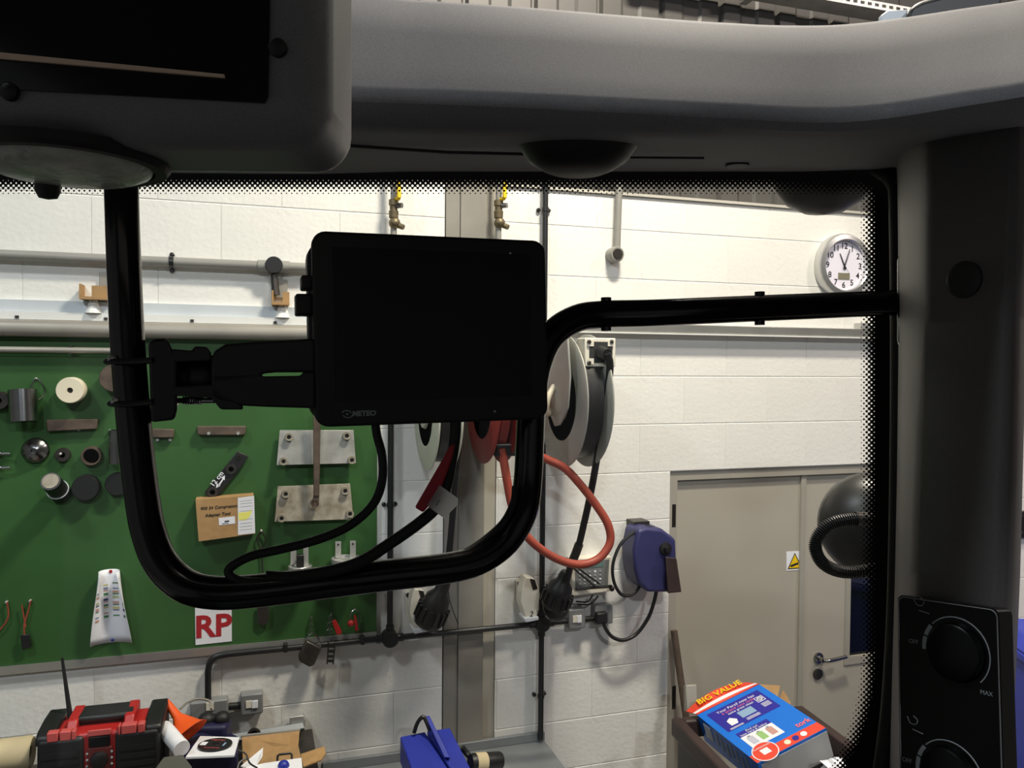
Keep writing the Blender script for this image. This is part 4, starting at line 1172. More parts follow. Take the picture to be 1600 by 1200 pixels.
# radio
ra = P(57, 1150, 2.52); rb = P(250, 1134, 2.62)
rx = V((rb.x - ra.x, rb.y - ra.y, 0)); RW = rx.length
rx.normalize(); ry = V((0, 0, 1)).cross(rx)
zt_ = (ra.z + rb.z) / 2
fr_ = Fr((ra.x, ra.y, ZC), rx, ry, (0, 0, 1)); RH = zt_ - ZC; RDp = .17
rad = thing('jobsite_radio', 'red and black jobsite radio standing left of the orange funnel', 'radio', fr_(RW / 2, RDp / 2, 0))
q = MB(); q.box(fr_, .03, RW - .03, .004, RDp, 0, RH - .006); q.build('body', M_RED, rad, bevel=.012)
for s0, s1 in ((0, .135), (RW - .135, RW)):
    q = MB(); q.box(fr_, s0, s1, -.006, .05, .0, RH - .012); sp_ = q.build('speaker', M_BLACK, rad, bevel=.012)
    q = MB()
    for k in range(9):
        q.box(fr_, s0 + .014, s1 - .014, -.0085, -.0055, .015 + k * .026, .031 + k * .026)
    q.build('grille', M_CABBLACK, sp_)
for s0, s1 in ((-.006, .05), (RW - .05, RW + .006)):
    q = MB(); q.poly(Fr(fr_(s0, 0, 0), ry, rx, (0, 0, 1)), [(-.004, RH - .03), (.0, RH - .004), (.03, RH + .008), (.10, RH + .016), (RDp + .01, RH + .016), (RDp + .01, 0), (.06, 0), (.05, RH - .04)], 0, s1 - s0); q.build('corner_guard', M_BLACK, rad, bevel=.008)
q = MB(); q.box(fr_, .10, RW - .085, .06, RDp - .01, RH + .002, RH + .026); q.build('handle', M_BLACK, rad, bevel=.01)
for s0 in (.075, RW - .115):
    q = MB(); q.poly(Fr(fr_(s0, 0, 0), ry, rx, (0, 0, 1)), [(.02, RH - .01), (.05, RH + .024), (.16, RH + .028), (.16, RH - .01)], 0, .032); q.build('handle_post', M_RED, rad, bevel=.005)
for s0, s1 in ((.03, .062), (.066, .098), (.10, .112), (RW - .125, RW - .118), (RW - .115, RW - .07), (RW - .066, RW - .045)):
    q = MB(); q.box(fr_, s0, s1, -.008, .02, RH - .018, RH + .012); q.build('top_tab', mat('pale_red', (196, 84, 80), .45), rad, bevel=.003)
q = MB(); q.box(fr_, .148, RW - .148, -.004, .0035, RH - .05, RH - .018); q.build('display', M_SCREEN, rad, bevel=.002)
q = MB(); q.box(fr_, .145, RW - .145, -.003, .0038, RH - .015, RH + .004); q.build('brow', mat('pale_red', (196, 84, 80)), rad, bevel=.002)
q = MB(); q.box(fr_, .142, RW - .142, -.002, .0038, RH - .125, RH - .054); q.build('control_face', mat('dark_red', (92, 30, 28), .5), rad, bevel=.002)
q = MB(); q.lathe(fr_(RW / 2, -.0025, RH - .092), -ry, [(.027, 0), (.024, .014), (.02, .016), (0, .016)], 22); q.build('tuning_knob', M_BLACK, rad, smooth=True)
for dx in (-.036, .036):
    for dz_ in (-.02, 0, .02):
        q = MB(); q.lathe(fr_(RW / 2 + dx, -.0022, RH - .09 + dz_), -ry, [(.004, 0), (.004, .002), (0, .003)], 8); q.build('button', M_PRINTGREY, rad)
text('maker_script', 'Milwaukee', Fr(fr_(RW / 2, -.0035, RH - .155), rx, ry, V((0, 0, 1)) + rx * .0), .036, M_PAPER, rad, bold=.0008, shear=.35, sx=.85)
q = MB(); q.prism([fr_(RW / 2 - .05, -.003, RH - .18), fr_(RW / 2 + .05, -.003, RH - .168), fr_(RW / 2 - .03, -.003, RH - .19)], [fr_(RW / 2 - .05, .003, RH - .18), fr_(RW / 2 + .05, .003, RH - .168), fr_(RW / 2 - .03, .003, RH - .19)]); q.build('underline', M_PAPER, rad)
q = MB(); a = P(110, 1108, 2.66); b = P(97, 1028, 2.66); q.cyl(a - V((0, 0, .03)), b, .0085, .0045, n=10); q.build('aerial', M_BLACK, rad, smooth=True)

# cream roll
p = P(20, 1178, 2.62)
q = MB(); q.lathe(p - V((.35, 0, 0)), (1, 0, 0), [(.02, 0), (.05, 0), (.052, .4), (.046, .408), (.02, .4), (.02, 0)], 24); tag(q.build('paper_roll', M_CREAM, smooth=True), 'cream paper roll lying left of the radio', 'roll')

# funnel
fu = thing('funnel', 'bright orange plastic funnel standing spout up beside the radio', 'funnel', P(290, 1150, 2.75))
a = P(260, 1096, 2.78); b = P(277, 1119, 2.76); c = P(296, 1146, 2.74)
ax = (c - a).normalized()
q = MB(); L1 = (b - a).length; L2 = (c - a).length
q.lathe(a, ax, [(.0075, 0), (.010, 0), (.016, L1), (.052, L2 - .012), (.066, L2), (.062, L2), (.048, L2 - .012), (.012, L1), (.0075, 0)], 28); q.build('funnel_body', M_ORANGE, fu, smooth=True)
# cartridge
q = MB(); a = P(256, 1137, 2.70); b = P(284, 1170, 2.60); ax = (b - a)
q.lathe(a, ax, [(.0, 0), (.024, 0), (.026, .01), (.026, ax.length * .8), (.024, ax.length * .84), (.027, ax.length * .86), (.027, ax.length), (0, ax.length)], 20); tag(q.build('sealant_cartridge', M_PAPER, smooth=True), 'white sealant cartridge lying against the radio', 'cartridge')
# navy case under the disc
nv = P(330, 1172, 2.72)
q = MB(); q.prism([P(278, 1155, 2.80), P(325, 1128, 2.90), P(372, 1150, 2.88), P(372, 1180, 2.70), P(290, 1185, 2.66)], [p_ - V((0, 0, .10)) for p_ in (P(278, 1155, 2.80), P(325, 1128, 2.90), P(372, 1150, 2.88), P(372, 1180, 2.70), P(290, 1185, 2.66))])
tag(q.build('navy_case', mat('navy', (30, 30, 66), .5), bevel=.006), 'navy blue case under the grinding disc packet', 'case')
# packet with grinding disc
dk = thing('disc_packet', 'white paper packet with a black grinding disc on top', 'packet', P(335, 1182, 2.66))
pp = [P(290, 1183, 2.60), P(313, 1150, 2.78), P(374, 1152, 2.78), P(366, 1180, 2.62)]
q = MB(); q.plate(pp, .006); q.build('packet', M_PAPER, dk)
pn = (pp[1] - pp[0]).cross(pp[3] - pp[0]).normalized(); pn = pn if pn.z > 0 else -pn
dc = (pp[0] + pp[1] + pp[2] + pp[3]) / 4 + pn * .004
q = MB(); q.lathe(dc, pn, [(.010, 0), (.055, 0), (.055, .003), (.018, .003), (.014, .0015), (.010, .0015), (.010, 0)], 32); dd_ = q.build('grinding_disc', M_BLACK, dk, smooth=True)
q = MB(); q.lathe(dc, pn, [(.012, .003), (.018, .003), (.018, .0042), (.012, .0042), (.012, .003)], 20); q.build('centre_ring', M_STEEL, dk)
ux = (pp[2] - pp[1]).normalized(); uy = pn.cross(ux)
for sx_, cl_, nm in ((-.038, M_PAPER, 'white_mark'), (.038, mat('pale_blue_print', (140, 170, 200)), 'blue_mark')):
    f2 = Fr(dc + ux * sx_ + pn * .0032, ux, uy, pn); q = MB(); q.box(f2, -.010, .010, -.014, .014, 0, .0005); q.build(nm, cl_, dk)
text('disc_text', 'METAL', Fr(dc + uy * .033 + pn * .0036, ux, -pn, uy), .016, mat('pink_red_print', (200, 90, 90), .5), dk)
text('disc_text', 'CUTTING', Fr(dc - uy * .034 + pn * .0036, ux, -pn, uy), .012, mat('pink_red_print', (200, 90, 90), .5), dk)
# goggles
gg = thing('safety_goggles', 'dark navy goggles piled in front of the double socket', 'goggles', P(335, 1148, 2.85))
q = MB(); q.ball(P(323, 1124, 2.88), .032, 14, squash=.8).ball(P(347, 1122, 2.88), .03, 14, squash=.8).cyl(P(323, 1124, 2.88), P(347, 1122, 2.88), .018, n=10); q.build('eye_cups', M_CABBLACK, gg, smooth=True)
q = MB(); q.box(yawfr(P(335, 1140, 2.86), -15), -.06, .05, -.03, .05, -.07, .025); q.build('frame', mat('navy', (30, 30, 66)), gg, bevel=.014, seg=3)
q = MB(); q.tube(crom([P(281, 1108, 2.9), P(292, 1098, 2.92), P(310, 1092, 2.94), P(328, 1096, 2.95), P(330, 1108, 2.92)], 6), .0045, 8); q.build('strap', M_TAUPE, gg, smooth=True)
# aluminium rail leaning on the wall
cl2 = thing('sliding_rail', 'grey metal sliding clamp rail lying along the wall under the sockets', 'clamp', w(425, 1150, .1))
q = MB(); q.plate([w(358, 1147, .06), w(474, 1128, .06), w(476, 1138, .08), w(358, 1160, .08)], .03); q.build('rail', M_BENCH, cl2, bevel=.003)
q = MB(); q.plate([w(452, 1121, .05), w(474, 1118, .05), w(478, 1126, .05), w(477, 1135, .05), w(453, 1132, .05)], .035); q.build('end_jaw', M_GALV, cl2, bevel=.003)
q = MB(); p = w(397, 1148, .1); q.lathe(p, (0, -1, .2), [(.018, 0), (.026, 0), (.026, .015), (.018, .015), (.018, 0)], 20); q.build('slider_ring', M_STEELD, cl2, smooth=True)
# open cardboard box
oc = thing('parts_carton', 'open cardboard carton with a white lining on the tool cabinet', 'box', P(440, 1220, 2.8))
q = MB(); q.plate([P(378, 1152, 3.0), P(468, 1142, 3.05), P(466, 1165, 2.98), P(472, 1190, 2.95), P(380, 1200, 2.9)], .005); q.build('back_panel', M_CARD, oc)
q = MB(); q.plate([P(376, 1150, 3.0), P(469, 1140, 3.05), P(469, 1143, 3.05), P(376, 1154, 3.0)], .012); q.build('rim', M_GALV, oc)
q = MB(); q.plate([P(470, 1178, 2.93), P(507, 1166, 2.98), P(509, 1177, 2.95), P(502, 1187, 2.9), P(474, 1198, 2.85)], .005); q.build('side_flap', M_CARD, oc)
q = MB(); q.plate([P(376, 1197, 2.72), P(411, 1168, 2.86), P(410, 1182, 2.82), P(396, 1203, 2.7)], .004); q.build('inner_flap', M_PAPER, oc)
q = MB(); q.prism([P(376, 1200, 2.68), P(415, 1192, 2.76), P(471, 1184, 2.8), P(474, 1215, 2.68), P(376, 1225, 2.62)], [p_ - V((0, 0, .06)) for p_ in (P(376, 1200, 2.68), P(415, 1192, 2.76), P(471, 1184, 2.8), P(474, 1215, 2.68), P(376, 1225, 2.62))]); q.build('lining', M_PAPER, oc)
q = MB(); q.tube([P(433, 1190, 2.78), P(434, 1181, 2.79), P(436, 1179, 2.79), P(454, 1177, 2.8), P(456, 1179, 2.8), P(456, 1188, 2.79)], .004, 8); q.build('handle', M_BLACK, oc, smooth=True)
q = MB(); q.ball(P(443, 1197, 2.74), .02, 14); q.build('blue_cap', M_BLUE, oc, smooth=True)
q = MB(); q.tube(crom([P(372, 1172, 2.7), P(384, 1178, 2.7), P(390, 1192, 2.68), P(402, 1200, 2.66)], 6), .003, 6); q.tube(crom([P(385, 1185, 2.68), P(374, 1192, 2.66), P(370, 1204, 2.64)], 5), .004, 6)
tag(q.build('thin_lead', M_BLACK, smooth=True), 'thin black lead curling between the packet and the carton', 'cable')
q = MB(); q.prism([P(243, 1198, 2.5), P(255, 1182, 2.56), P(286, 1178, 2.58), P(300, 1196, 2.5), P(300, 1215, 2.45), P(243, 1215, 2.45)], [p_ - V((0, 0, .08)) for p_ in (P(243, 1198, 2.5), P(255, 1182, 2.56), P(286, 1178, 2.58), P(300, 1196, 2.5), P(300, 1215, 2.45), P(243, 1215, 2.45))])
tag(q.build('grey_pouch', mat('pouch', (84, 84, 78), .6, var=.1), bevel=.006), 'dark grey pouch below the white cartridge', 'pouch')

# blue tool box
tb = thing('blue_tool_box', 'blue metal tool box with raised handle on the grey bench', 'tool box', P(690, 1230, 3.05))
fA = [P(625, 1151, 3.12), P(664, 1143, 3.16), P(703, 1206, 2.98), P(648, 1215, 2.94)]
q = MB(); q.prism(fA, [p_ - V((0, 0, .10)) for p_ in fA]); q.build('lid', M_BLUE, tb, bevel=.004)
fB = [P(667, 1142, 3.16), P(703, 1137, 3.19), P(738, 1206, 2.99), P(707, 1206, 2.98)]
q = MB(); q.prism(fB, [p_ - V((0, 0, .10)) for p_ in fB]); q.build('lid', M_BLUE, tb, bevel=.004)
fC = [P(628, 1156, 3.12), P(702, 1142, 3.18), P(736, 1210, 2.99), P(652, 1220, 2.94)]
q = MB(); q.prism([p_ - V((0, 0, .09)) for p_ in fC], [V((p_.x, p_.y, ZB + .001)) for p_ in fC]); q.build('body', M_BLUE, tb, bevel=.004)
q = MB(); q.prism([P(664, 1119, 3.14), P(671, 1118, 3.14), P(703, 1184, 3.02), P(694, 1184, 3.02)], [P(664, 1121, 3.18), P(671, 1120, 3.18), P(703, 1186, 3.06), P(694, 1186, 3.06)]); q.build('handle_bar', M_BLUE, tb, bevel=.003)
q = MB(); q.tube(crom([P(647, 1145, 3.13), P(652, 1130, 3.13), P(659, 1121, 3.13), P(664, 1123, 3.13), P(672, 1142, 3.12)], 5), .008, 8); q.build('grip', M_BLACK, tb, smooth=True)
bt = thing('black_bottle', 'black bottle with a cream label lying on the grey bench', 'bottle', P(760, 1200, 3.1))
q = MB(); a = P(735, 1192, 3.08); b = P(783, 1188, 3.14); q.lathe(a, b - a, [(0, 0), (.03, 0), (.034, .01), (.034, (b - a).length - .01), (.03, (b - a).length), (0, (b - a).length)], 18); q.build('bottle_body', M_BLACK, bt, smooth=True)
q = MB(); q.lathe(a + (b - a).normalized() * .02, b - a, [(.0345, 0), (.035, 0), (.035, .045), (.0345, .045), (.0345, 0)], 18); q.build('label_band', M_CREAM, bt, smooth=True)
q = MB(); q.tube(crom([P(722, 1168, 3.12), P(730, 1178, 3.12), P(738, 1186, 3.1)], 5), .012, 8); q.build('nozzle', M_BLACK, bt, smooth=True)

# ================================================================== RIGHT OF THE PILLAR
wbn = thing('wheelie_bin', 'blue wheelie bin seen past the right edge of the pillar', 'bin', P(1690, 1300, 4.2))
bp_ = P(1700, 1020, 3.62)
fb = yawfr((bp_.x, bp_.y, 0), -25)
zl = P(1590, 1012, 3.5).z
q = MB(); q.prism([fb(a, b, .05) for a, b in ((-.22, -.25), (.22, -.25), (.22, .22), (-.22, .22))], [fb(a, b, zl - .10) for a, b in ((-.29, -.33), (.29, -.33), (.29, .28), (-.29, .28))]); q.build('body', M_BLUEBIN, wbn, bevel=.02)
q = MB(); q.box(fb, -.31, .31, -.36, .30, zl - .10, zl - .06); q.build('rim', M_BLUEBIN, wbn, bevel=.01)
q = MB(); q.prism([fb(a, b, zl - .058) for a, b in ((-.31, -.36), (.31, -.36), (.31, .30), (-.31, .30))], [fb(a, b, zl) for a, b in ((-.25, -.28), (.25, -.28), (.25, .28), (-.25, .28))]); q.build('lid', M_BLUEBIN, wbn, bevel=.01)
q = MB(); q.tube(crom([fb(-.28, .22, zl - .03), fb(-.30, .24, zl + .03), fb(-.22, .26, zl + .05), fb(-.2, .26, zl)], 5), .015, 8); q.build('handle', M_BLUEBIN, wbn, smooth=True)
for s_ in (-.25, .25):
    q = MB(); q.lathe(fb(s_ - .025, .26, .1), fb.x, [(.02, 0), (.1, 0), (.1, .05), (.02, .05), (.02, 0)], 22); q.build('wheel', M_BLACK, wbn)
wh = thing('wall_bracket_box', 'small black bracket on the wall above the blue bin', 'bracket', w(1605, 840, .02))
q = MB(); wbox(q, 1591, 799, 1625, 840, .001, .03); q.build('plate', M_BLACK, wh, bevel=.003)
for a, b in ((1597, 806), (1597, 832)):
    p = w(a, b, .034); q = MB(); q.lathe((p.x, -.03, p.z), (0, -1, 0), [(.008, 0), (.008, .004), (0, .006)], 10); q.build('screw', M_STEEL, wh)

# ================================================================== THE CAB
FC = Fr(CAM, R0, V((math.sin(PSI), math.cos(PSI), 0)), (0, 0, 1))     # level cab frame: right, forward, up

# windscreen with printed dot border
DG = 1.12
SOLID = (-120, 281, 1368, 1365)
PANE = (-170, 236, 1415, 1420)
pcx, pcy = (SOLID[0] + SOLID[2]) / 2, (SOLID[1] + SOLID[3]) / 2
k_ = DG / FPX
org = P(pcx, pcy, DG)
def clear_glass():
    m = bpy.data.materials.new('clear_glass')
    m.use_nodes = True
    nt = m.node_tree
    nt.nodes.clear()
    out = nt.nodes.new('ShaderNodeOutputMaterial')
    tb_ = nt.nodes.new('ShaderNodeBsdfTransparent'); tb_.inputs[0].default_value = (.975, .985, .975, 1)
    gl = nt.nodes.new('ShaderNodeBsdfGlossy'); gl.inputs['Roughness'].default_value = 0.0
    mx = nt.nodes.new('ShaderNodeMixShader')
    fz = nt.nodes.new('ShaderNodeFresnel'); fz.inputs['IOR'].default_value = 1.3
    nt.links.new(fz.outputs[0], mx.inputs[0]); nt.links.new(tb_.outputs[0], mx.inputs[1]); nt.links.new(gl.outputs[0], mx.inputs[2])
    nt.links.new(mx.outputs[0], out.inputs[0])
    return m, nt, mx, out
M_GLASS, _, _, _ = clear_glass()
def frit_glass(hx, hy, rtop, rbot, band, pitch):
    m, nt, mx, out = clear_glass()
    m.name = 'windscreen_with_dot_border'
    L = nt.links
    def math_(op, a, b=None):
        n = nt.nodes.new('ShaderNodeMath'); n.operation = op
        for i, x in enumerate((a, b)):
            if x is None: continue
            if isinstance(x, (int, float)): n.inputs[i].default_value = x
            else: L.new(x, n.inputs[i])
        return n.outputs[0]
    tc = nt.nodes.new('ShaderNodeTexCoord'); sp = nt.nodes.new('ShaderNodeSeparateXYZ')
    L.new(tc.outputs['Object'], sp.inputs[0])
    x, y = sp.outputs[0], sp.outputs[1]
    isbot = math_('LESS_THAN', y, 0.0)
    r = math_('ADD', rtop, math_('MULTIPLY', isbot, rbot - rtop))
    qx = math_('ADD', math_('SUBTRACT', math_('ABSOLUTE', x), hx), r)
    qy = math_('ADD', math_('SUBTRACT', math_('ABSOLUTE', y), hy), r)
    mxx, mxy = math_('MAXIMUM', qx, 0.0), math_('MAXIMUM', qy, 0.0)
    ln = math_('SQRT', math_('ADD', math_('MULTIPLY', mxx, mxx), math_('MULTIPLY', mxy, mxy)))
    sdf = math_('SUBTRACT', math_('ADD', ln, math_('MINIMUM', math_('MAXIMUM', qx, qy), 0.0)), r)
    s = math_('ADD', math_('DIVIDE', sdf, band), 1.0)
    thr = math_('SUBTRACT', 1.0, math_('MULTIPLY', s, 2.0))
    w2 = 2 * math.pi / pitch
    pat = math_('MULTIPLY', math_('COSINE', math_('MULTIPLY', x, w2)), math_('COSINE', math_('MULTIPLY', y, w2)))
    blk = math_('GREATER_THAN', pat, thr)
    bd = nt.nodes.new('ShaderNodeBsdfDiffuse'); bd.inputs[0].default_value = (.012, .012, .012, 1)
    m2 = nt.nodes.new('ShaderNodeMixShader')
    L.new(blk, m2.inputs[0]); L.new(mx.outputs[0], m2.inputs[1]); L.new(bd.outputs[0], m2.inputs[2])
    L.new(m2.outputs[0], out.inputs[0])
    return m
M_FRIT = frit_glass((SOLID[2] - SOLID[0]) / 2 * k_, (SOLID[3] - SOLID[1]) / 2 * k_, .025, 335 * k_, 25 * k_, 8.2 * k_)
me = bpy.data.meshes.new('window_1')
x0, x1 = (PANE[0] - pcx) * k_, (PANE[2] - pcx) * k_
y0, y1 = -(PANE[3] - pcy) * k_, -(PANE[1] - pcy) * k_
vs = [(x, y, z) for z in (-.005, 0) for y in (y0, y1) for x in (x0, x1)]
me.from_pydata(vs, [], [(0, 2, 3, 1), (4, 5, 7, 6), (0, 1, 5, 4), (2, 6, 7, 3), (0, 4, 6, 2), (1, 3, 7, 5)])
me.materials.append(M_GLASS); me.materials.append(M_FRIT)
me.polygons[1].material_index = 1
wsc = bpy.data.objects.new('window_1', me)
COL.objects.link(wsc)
wsc.matrix_world = Matrix(((RT.x, UP.x, -FW.x, org.x), (RT.y, UP.y, -FW.y, org.y), (RT.z, UP.z, -FW.z, org.z), (0, 0, 0, 1)))
tag(wsc, 'cab windscreen with a black dotted border', 'windscreen', kind='structure')

# header panel: stations (px, y_top, y_bulge, y_low, y_back, depth)
HS = [(-420, -18, 132, 188, 268, .675), (0, -18, 136, 192, 268, .685), (470, -18, 140, 196, 272, .700), (560, -8, 147, 203, 270, .705), (640, 0, 150, 206, 268, .71), (800, 10, 156, 210, 268, .715), (1000, 26, 166, 214, 268, .72), (1160, 37, 174, 217, 268, .725),
      (1250, 40, 179, 220, 268, .727), (1320, 38, 179, 220, 266, .725), (1400, 29, 171, 214, 262, .715), (1500, 14, 155, 204, 246, .695), (1600, -1, 139, 192, 226, .67), (1720, -22, 118, 175, 205, .635), (1900, -60, 85, 150, 180, .57)]
def hprof(st):
    px, yt, yb, yl, yk, d = st
    pts = [(yt + 34, d + .17), (yt + 10, d + .12), (yt + 1, d + .075), (yt, d + .055), (yt + 4, d + .042), (yt + (yb - yt) * .35, d + .012), (yt + (yb - yt) * .7, d - .018), (yb - 14, d - .034), (yb, d - .040), (yb + 12, d - .040),
           (yb + 26, d - .034), (yl - 6, d - .014), (yl + 4, d + .02), ((yl + yk) / 2, d + .15), (yk, d + .36), (yk - 14, d + .372), (yk - 60, d + .372), (yk - 80, d + .34)]
    return [P(px, y, dd) for y, dd in pts]
stn = []
for i in range(len(HS) - 1):
    for k in range(4):
        t_ = k / 4
        p0 = HS[max(i - 1, 0)]; p1 = HS[i]; p2 = HS[i + 1]; p3 = HS[min(i + 2, len(HS) - 1)]
        stn.append(tuple(p1[j] + (p2[j] - p1[j]) * t_ if j == 0 else 0.5 * (2 * p1[j] + (p2[j] - p0[j]) * t_ + (2 * p0[j] - 5 * p1[j] + 4 * p2[j] - p3[j]) * t_ ** 2 + (3 * p1[j] - p0[j] - 3 * p2[j] + p3[j]) * t_ ** 3) for j in range(6)))
stn.append(HS[-1])
rows = [hprof(s_) for s_ in stn]
NP = len(rows[0])
q = MB()
fs, mi = [], []
vs = [p for r_ in rows for p in r_]
for i in range(len(rows) - 1):
    for j in range(NP):
        j2 = (j + 1) % NP
        q.add([], [])
        fs.append((i * NP + j, i * NP + j2, (i + 1) * NP + j2, (i + 1) * NP + j))
fs.append(list(range(NP))); fs.append([(len(rows) - 1) * NP + j for j in range(NP)])
q.add(vs, fs)
hdr = q.build('trim_1', M_SILVER, smooth=True)
tag(hdr, 'silver grey header trim curving across the top of the cab', 'trim', kind='structure')
# seam groove strip on the underside
q = MB(); q.tube([P(548, 228, .80), P(700, 238, .82), P(830, 241, .83)], .0016, 6); q.build('seam', M_RUBBER, hdr)
q = MB(); q.tube([P(985, 246, .85), P(1100, 247, .85)], .0012, 6); q.build('seam', M_RUBBER, hdr)
q = MB(); p = P(1152, 258, .97); q.lathe(p + V((0, 0, .004)), (0, 0, -1), [(0, 0), (.014, 0), (.014, .006), (0, .006)], 14); q.build('plug', M_CABBLACK, hdr)

# round speaker under the header
spk = thing('overhead_speaker', 'dark round speaker pod under the silver header', 'speaker', P(903, 275, .8))
c = P(903, 222, .80)
sr = 97 * .80 / FPX
q = MB(); q.lathe(c + V((0, 0, .012)), (0, 0, -1), [(sr * .97, 0), (sr, .006), (sr, .012), (sr * .94, .018), (sr * .80, .030), (sr * .60, .038), (sr * .45, .042), (0, .043)], 40); q.build('pod', M_CABBLACK, spk, smooth=True)
q = MB(); q.lathe(c + V((0, 0, .012)), (0, 0, 1), [(sr * .96, 0), (sr * .5, .022), (sr * .3, .03), (0, .03)], 32); q.build('mount_cone', M_CABGREY, spk, smooth=True)

# right corner pillar: outline stations down the pillar (px, depth) at rows of y
def prow(y, xs):
    return [P(px, y, d) for px, d in xs]
PR = [(170, [(1398, 1.02), (1402, .90), (1436, .80), (1450, .775), (1586, .70), (1603, .705), (1618, .80), (1560, 1.05)]),
      (300, [(1402, 1.02), (1409, .90), (1436, .80), (1449, .775), (1584, .70), (1601, .705), (1612, .80), (1560, 1.05)]),
      (500, [(1404, 1.02), (1412, .90), (1434, .80), (1447, .775), (1576, .70), (1594, .705), (1604, .80), (1555, 1.05)]),
      (750, [(1401, 1.02), (1410, .90), (1427, .80), (1440, .775), (1568, .70), (1589, .705), (1598, .80), (1550, 1.05)]),
      (900, [(1398, 1.02), (1406, .90), (1420, .80), (1433, .772), (1562, .695), (1584, .70), (1594, .80), (1548, 1.05)]),
      (1040, [(1394, 1.02), (1402, .90), (1414, .80), (1426, .765), (1556, .69), (1576, .695), (1588, .80), (1545, 1.05)]),
      (1200, [(1390, 1.02), (1398, .90), (1408, .80), (1418, .755), (1548, .68), (1568, .685), (1580, .80), (1540, 1.05)]),
      (1500, [(1384, 1.02), (1392, .90), (1400, .80), (1408, .74), (1535, .665), (1555, .67), (1568, .80), (1535, 1.05)])]
rows = [prow(y, xs) for y, xs in PR]
q = MB(); n = len(rows[0])
fs = []
for i in range(len(rows) - 1):
    for j in range(n):
        fs.append((i * n + j, i * n + (j + 1) % n, (i + 1) * n + (j + 1) % n, (i + 1) * n + j))
fs.append(list(range(n))); fs.append([(len(rows) - 1) * n + j for j in range(n)])
q.add([p for r_ in rows for p in r_], fs)
pil = q.build('trim_2', M_CABDARK, smooth=True, bevel=.006)
tag(pil, 'charcoal corner pillar of the cab right of the windscreen', 'pillar', kind='structure')
p = P(1506, 437, .737)
fp = (P(1586, 437, .70) - P(1449, 437, .775)).normalized(); pnn = fp.cross(V((0, 0, 1))).normalized(); pnn = pnn if pnn.dot(CAM - p) > 0 else -pnn
q = MB(); q.lathe(p - pnn * .002, pnn, [(.0, 0), (.017, 0), (.017, .003), (.013, .005), (.004, .004), (0, .004)], 26); q.build('cover_plug', M_CABBLACK, pil, smooth=True)
# rubber seal beside the glass
q = MB(); q.tube(crom([P(1372, 262, 1.09), P(1398, 285, 1.07), P(1404, 340, 1.06), P(1406, 600, 1.06), P(1402, 900, 1.06), P(1392, 1100, 1.06), P(1375, 1230, 1.06)], 6), .012, 10); q.build('rubber_seal', M_RUBBER, wsc, smooth=True) if False else None
sl = q.build('trim_3', M_RUBBER, smooth=True); tag(sl, 'black rubber seal between the windscreen and the pillar', 'seal', kind='structure')

# heater control panel on the pillar
hv = thing('heater_control_panel', 'black heater control panel with two round dials low on the pillar', 'control panel', P(1485, 1260, .70))
A0, A1 = P(1420, 940, .760), P(1566, 962, .686)
B0, B1 = P(1410, 1262, .742), P(1546, 1275, .670)
def H(u, v, h=0.0):
    p = A0.lerp(A1, u).lerp(B0.lerp(B1, u), v)
    return p + hn * h
hn = (A1 - A0).cross(B0 - A0).normalized(); hn = hn if hn.dot(CAM - A0) > 0 else -hn
hx_ = (A1 - A0).normalized(); hz_ = hn.cross(hx_); hz_ = hz_ if hz_.z > 0 else -hz_
HWd, HHt = (A1 - A0).length + .008, (B0 - A0).length
fh = Fr(H(.5, .5, .006) + hx_ * .003, hx_, -hn, hz_)
ol = [(a * 1.0, b) for a, b in rrect(HWd, HHt, .006)]
q = MB(); q.poly(fh, ol, 0, .02); q.build('face_plate', M_SCREEN, hv)
q = MB(); ob_ = [fh(a, -.0006, b) for a, b in rrect(HWd * .97, HHt * .985, .006)]; q.tube(ob_, .0006, 5, closed=True); q.build('outline', M_CABGREY, hv)
mpx = .72 / FPX
def dial(px, py):
    dirn = ray(px, py)
    t_ = (H(.5, .5, .006) - CAM).dot(hn) / dirn.dot(hn)
    c = CAM + dirn * t_
    f_ = Fr(c, hx_, -hn, hz_)
    q = MB(); q.lathe(c, hn, [(.0, 0), (.026, 0), (.0255, .002), (.024, .007), (.022, .008), (0, .008)], 32); kn = q.build('dial_knob', M_SCREEN, hv, smooth=True)
    q = MB()
    R_ = .030
    arc = [f_(R_ * math.cos(a), -.0005, R_ * math.sin(a)) for a in [math.radians(135 - 180 * k / 30) for k in range(31)]]
    q.tube(arc, .0006, 6); q.build('dial_scale', M_PRINTGREY, hv)
    q = MB()
    for a0, a1 in ((140, 160), (163, 185)):
        o_, i_ = [], []
        for k in range(7):
            a = math.radians(a0 + (a1 - a0) * k / 6)
            o_.append(f_((R_ + .0015) * math.cos(a), -.0006, (R_ + .0015) * math.sin(a))); i_.append(f_((R_ - .0022) * math.cos(a), -.0006, (R_ - .0022) * math.sin(a)))
        q.prism(o_ + i_[::-1], [p_ - hn * .0004 for p_ in o_ + i_[::-1]])
    q.build('dial_marker', M_PRINTGREY, hv)
    text('dial_text', 'OFF', Fr(f_(-.040, -.0006, .002), hx_, -hn, hz_), .0055, M_PRINTGREY, hv)
    text('dial_text', 'MAX', Fr(f_(.026, -.0006, -.029), hx_, -hn, hz_), .005, M_PRINTGREY, hv)
    q = MB(); q.tube([f_(-.034, -.0006, .031), f_(-.024, -.0006, .0295)], .0004, 5); q.build('tick', M_PRINTGREY, hv)
    q = MB(); q.tube(crom([f_(-.039, -.0006, .041), f_(-.036, -.0006, .036), f_(-.031, -.0006, .036), f_(-.029, -.0006, .040), f_(-.033, -.0006, .043)], 5), .0004, 5); q.build('dial_symbol', M_PRINTGREY, hv)
dial(1494, 1019); dial(1484, 1214)

